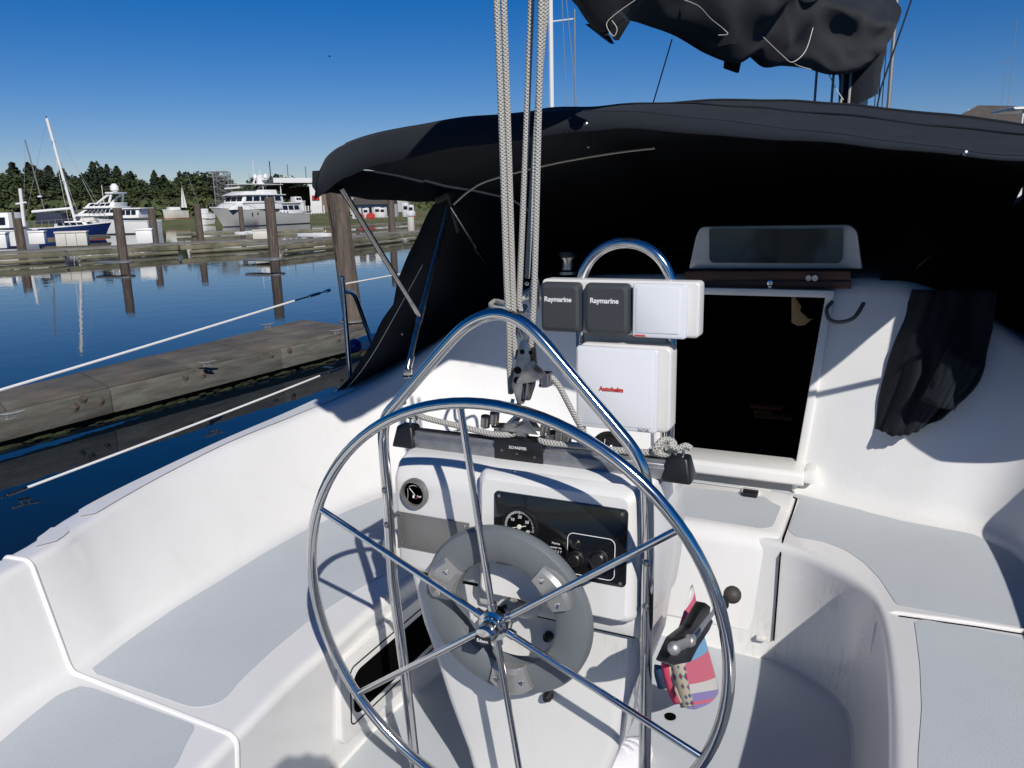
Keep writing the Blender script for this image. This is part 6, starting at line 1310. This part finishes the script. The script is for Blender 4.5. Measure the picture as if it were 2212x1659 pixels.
CON = [(-189.380,118.936,1.114,10.892),(-193.044,122.491,1.072,12.585),(-196.053,127.047,0.995,14.134),(-186.918,122.739,0.980,12.036),(-190.065,127.032,0.912,13.881),(-194.402,131.328,0.861,13.431),(-187.116,127.810,0.851,13.460),(-184.382,128.241,0.802,12.933),(-186.794,131.762,0.744,11.824),(-190.886,136.356,0.681,12.762),(-179.652,131.401,0.654,10.361),(-183.075,136.850,0.559,12.358),(-185.990,141.282,0.485,14.290),(-179.978,137.618,0.496,14.243),(-185.598,143.429,0.423,13.086),(-180.063,140.767,0.415,13.462),(-185.552,146.723,0.337,13.641),(-175.585,139.974,0.374,12.811),(-179.008,145.282,0.283,12.533),(-175.195,143.623,0.273,11.665),(-171.724,147.735,0.118,11.858),(-177.277,153.542,0.044,11.742),(-171.834,150.650,0.044,10.781),(-169.807,167.463,-0.422,12.146),(-194.354,120.418,1.144,12.264),(-191.940,116.717,1.207,11.457),(-165.803,185.052,-0.936,11.502)]
for k, v in enumerate(CON):
    if k % 5 in (1, 3): tree(v, 'broad', 'tall rounded tree rising into the skyline of the wood', 'tall leafy trees in the skyline', random.uniform(.6, .95), 'leafa')
    else: tree(v, 'conifer', 'dark conifer in the skyline of the wooded shore', 'conifers along the wooded shore', random.uniform(.75, 1.5))
BRD = [(-185.709,119.107,1.058,12.307),(-182.247,120.734,0.967,11.598),(-181.698,125.096,0.846,11.474),(-178.959,128.959,0.707,10.398),(-178.906,132.407,0.617,11.325),(-171.868,138.212,0.368,11.412),(-171.206,142.167,0.256,10.592),(-171.680,144.711,0.196,9.759),(-166.228,147.927,0.036,9.398),(-169.652,153.091,-0.050,9.705),(-165.819,151.358,-0.059,11.036),(-167.797,155.112,-0.129,12.703),(-163.894,153.431,-0.139,12.156),(-167.175,158.692,-0.231,12.071),(-161.914,155.510,-0.221,11.443),(-162.345,157.937,-0.278,10.934),(-165.148,165.054,-0.425,10.099),(-167.400,169.860,-0.518,9.761),(-165.013,185.755,-0.965,11.750),(-163.250,180.626,-0.856,10.806),(-165.186,188.267,-1.028,10.620),(-179.150,189.085,-0.855,10.438),(-174.465,204.037,-1.310,10.786)]
for v in BRD: tree(v, 'broad', 'rounded leafy tree among the conifers on the shore', 'leafy trees along the wooded shore', random.uniform(.85, 1.25), random.choice(['leafa', None, None]))
MID = [(-172.302,108.520,1.147,7.688),(-173.327,112.467,1.058,8.335),(-168.339,112.745,0.982,7.795),(-168.530,116.008,0.900,7.338),(-167.802,120.495,0.773,8.047),(-162.709,120.672,0.697,7.494),(-161.881,125.057,0.571,7.907),(-159.137,126.917,0.485,7.232),(-159.291,129.902,0.409,7.668),(-155.330,129.974,0.352,7.344),(-155.097,133.329,0.262,7.052),(-151.505,134.388,0.184,7.263),(-150.231,137.286,0.091,7.664),(-150.619,141.272,-0.008,8.034),(-146.763,140.968,-0.053,7.592),(-145.463,143.726,-0.143,7.579),(-146.054,148.774,-0.266,7.211),(-146.783,155.006,-0.419,6.944),(-143.915,157.662,-0.528,7.216),(-140.567,160.644,-0.652,6.683),(-173.532,106.560,1.215,7.900),
       (-150.822,95.707,0.754,4.749),(-150.925,99.212,0.656,5.079),(-147.571,100.603,0.573,4.474),(-146.493,103.882,0.466,4.867),(-142.614,107.460,0.314,4.493),(-142.157,111.318,0.198,5.183),(-138.252,112.977,0.101,4.630),(-137.508,115.430,0.022,4.330),(-134.831,117.011,-0.057,4.623),(-131.455,117.802,-0.123,4.173),(-131.124,121.126,-0.222,5.071),(-129.305,123.055,-0.300,4.652),(-128.661,126.585,-0.409,4.439),(-127.139,129.507,-0.512,4.297),(-125.396,132.564,-0.621,3.953)]
for v in MID: tree(v, 'broad', 'lower bushy tree in front of the wooded shore skyline', 'bushy trees at the foot of the wood', random.uniform(1.3, 1.9), random.choice(['leafc', None, None]))
for k in range(46):   # the low far ridge of the wood behind the sheds and round the bay
    az = rad(-24+k*4.0+random.uniform(-1, 1)); dd = random.uniform(262, 300)
    tree((.74+math.sin(az)*dd, -1.4+math.cos(az)*dd, 0, 1.6+dd*random.uniform(.026, .036)), random.choice(['broad', 'conifer', 'broad']), 'distant low tree on the far side of the harbour', 'distant trees round the harbour', random.uniform(1.2, 2.2))
for k in range(26):
    az = rad(-58+k*1.5+random.uniform(-.4, .4)); dd = random.uniform(250, 275)
    tree((.74+math.sin(az)*dd, -1.4+math.cos(az)*dd, 0, 1.6+dd*random.uniform(.032, .041)), 'broad', 'dark leafy tree deeper in the wooded shore', 'trees deeper in the wood', random.uniform(1.1, 1.6), 'leafa')
# undergrowth at the foot of the wood
g = GG(); random.seed(5)
for k in range(16000):
    az = rad(random.uniform(-66, -12)); dd = random.uniform(152, 215); h = random.random()**1.5*(1.6+dd*.008)
    n_ = noise.noise(Vector((az*14, dd*.06, 0))); 
    if n_ < -.15 and dd < 175: continue
    c = Vector((math.sin(az)*dd, math.cos(az)*dd, .8+h)); s_ = random.uniform(.3, .7)
    d1 = Vector((random.gauss(0, 1), random.gauss(0, 1), random.gauss(0, 1))).normalized(); d2 = d1.orthogonal().normalized(); o = len(g.v)
    g.v += [tuple(c+d1*s_), tuple(c+d2*s_), tuple(c-d1*s_), tuple(c-d2*s_)]; g.f.append((o, o+1, o+2, o+3)); g.mi.append(random.choice((0, 0, 1)))
ug = g.build('undergrowth', ['leafb', 'leafc'], None, smooth=0); tag(ug, 'green undergrowth and shrubs along the foot of the wood', 'undergrowth', kind='stuff')
bd_ = tag(G().tube([(-35.912,46.106,11.810), (-35.815,46.181,11.782)], .05, 5).tube([(-35.886,46.127,11.841), (-35.866,46.142,11.751)], .04, 5).build('bird', 'black'), 'tiny dark bird flying in the open blue sky', 'bird')

# ------------------------------------------------------------------ the photographer at the stern
M['skin'] = mat('skin', (.48, .29, .21), .5); M['jacket'] = mat('dark_blue_jacket', (.03, .045, .09), .85, bump=.3, bscale=60); M['trousers'] = mat('khaki_trousers', (.24, .19, .12), .9); M['hair'] = mat('brown_hair', (.05, .03, .02), .8); M['boot'] = mat('deck_shoe', (.1, .07, .04), .7)
ph_ = thing('person', 'person in a dark blue jacket standing at the stern holding a small camera', 'person', (.45, -1.95, 0))
lens = Vector((.737, -1.4, 1.60)); Fh = Vector((-.427, .876, 0)).normalized(); Rh = Vector((Fh.y, -Fh.x, 0))
head = lens-Fh*.36+Vector((0, 0, .05)); neck = head-Fh*.04-Vector((0, 0, .15)); chest = neck-Fh*.03-Vector((0, 0, .20)); pel = Vector((.58, -2.0, .92)); mid = (chest+pel)/2
def J(s, *q): return [s+Rh*q[0]+Fh*q[1]+Vector((0, 0, q[2]))]
vv = []; ee = []; rr_ = []
def av(p, r, par=None):
    vv.append(tuple(p)); rr_.append(r if isinstance(r, tuple) else (r, r))
    if par is not None: ee.append((par, len(vv)-1))
    return len(vv)-1
iP = av(pel, (.16, .12)); iM = av(mid, (.15, .11), iP); iC = av(chest, (.165, .12), iM); iU = av(neck-Vector((0, 0, .06)), (.12, .09), iC); iN = av(neck, .055, iU); iH0 = av(head-Vector((0, 0, .06)), .075, iN); iH = av(head+Vector((0, 0, .03)), (.085, .095), iH0); av(head+Vector((0, 0, .10)), .06, iH)
for sg in (-1, 1):
    sh_p = chest+Rh*(sg*.19)+Vector((0, 0, .10)); el = lens+Rh*(sg*.20)-Fh*.20-Vector((0, 0, .26)); wr = lens+Rh*(sg*.10)-Fh*.06-Vector((0, 0, .055)); pm = lens+Rh*(sg*.070)-Fh*.035-Vector((0, 0, .015))
    a = av(sh_p, .068, iU); b = av(el, .045, a); c = av(wr, .028, b); d_ = av(pm, (.034, .022), c)
    for k, o in enumerate((.022, .006, -.010, -.024)):
        f0 = av(pm+Vector((0, 0, o))+Rh*(-sg*.012)+Fh*.018, .0095, d_); av(pm+Vector((0, 0, o))+Rh*(-sg*(.034-.003*k))+Fh*.024, .0085, f0)
    t0 = av(pm-Vector((0, 0, .026))-Fh*.012, .011, d_); av(pm-Vector((0, 0, .022))-Rh*(sg*.028)-Fh*.012, .009, t0)
    hp = pel+Rh*(sg*.10)-Vector((0, 0, .08)); ft = Vector((.20 if sg < 0 else .44, -1.92+sg*.03, .09)); kn = (hp+ft)/2+Fh*.04; a = av(hp, .095, iP); b = av(kn, .065, a); c = av(ft, .045, b); av(ft+Fh*.16-Vector((0, 0, .045)), .042, c)
me = D.meshes.new('body'); me.from_pydata(vv, ee, []); bo = D.objects.new('body', me); COL.objects.link(bo)
bo.modifiers.new('skin', 'SKIN'); sd_ = bo.modifiers.new('sub', 'SUBSURF'); sd_.levels = 2; sd_.render_levels = 2
for i, sv_ in enumerate(me.skin_vertices[0].data): sv_.radius = rr_[i]; sv_.use_root = (i == 0)
dgp = bpy.context.evaluated_depsgraph_get(); m2_ = D.meshes.new_from_object(bo.evaluated_get(dgp)); D.objects.remove(bo)
m2_.materials.clear()
for q in ('skin', 'jacket', 'trousers', 'boot'): m2_.materials.append(M[q])
for p in m2_.polygons:
    c = p.center; p.use_smooth = True
    p.material_index = 3 if c.z < .12 else 2 if c.z < .90 else 0 if (c.z > neck.z-.02 and (c-head).length < .22) or (c-lens).length < .135 else 1
bo = D.objects.new('body', m2_); COL.objects.link(bo); put(bo, ph_)
g = G(); g.ball(head+Vector((0, 0, .05))-Fh*.02, .105, 14, (1, 1, .95)); g.build('hair', 'hair', ph_)
g = G(); g.ball(head+Fh*.085+Vector((0, 0, .0)), .016, 8, (1, 1, 1.4)); g.build('nose', 'skin', ph_)
for sg in (-1, 1):
    g = G(); g.ball(head+Fh*.078+Rh*(sg*.032)+Vector((0, 0, .032)), .012, 8); g.build('eye', 'white', ph_)
    g = G(); g.ball(head+Rh*(sg*.086), .025, 8, (.5, 1, 1.3)); g.build('ear', 'skin', ph_)
g = G(); g.box(head+Fh*.083-Vector((0, 0, .045)), (.05, .012, .01), Matrix.Rotation(rad(26), 3, 'Z')); g.build('mouth', 'redpaint', ph_)
ca = thing('compact_camera', 'small black compact camera held by the person at the stern', 'camera', tuple(lens-Fh*.03))
g = G(); g.box(lens-Fh*.030-Vector((0, 0, .012)), (.105, .028, .062), Matrix.Rotation(rad(26), 3, 'Z')); g.build('camera_body', 'black', ca, bevel=.006)
g = G(); g.lathe([(.022, 0), (.022, .010), (.018, .011)], lens-Fh*.016-Vector((0, 0, .004)), Fh, 20); g.build('lens_barrel', 'black', ca)
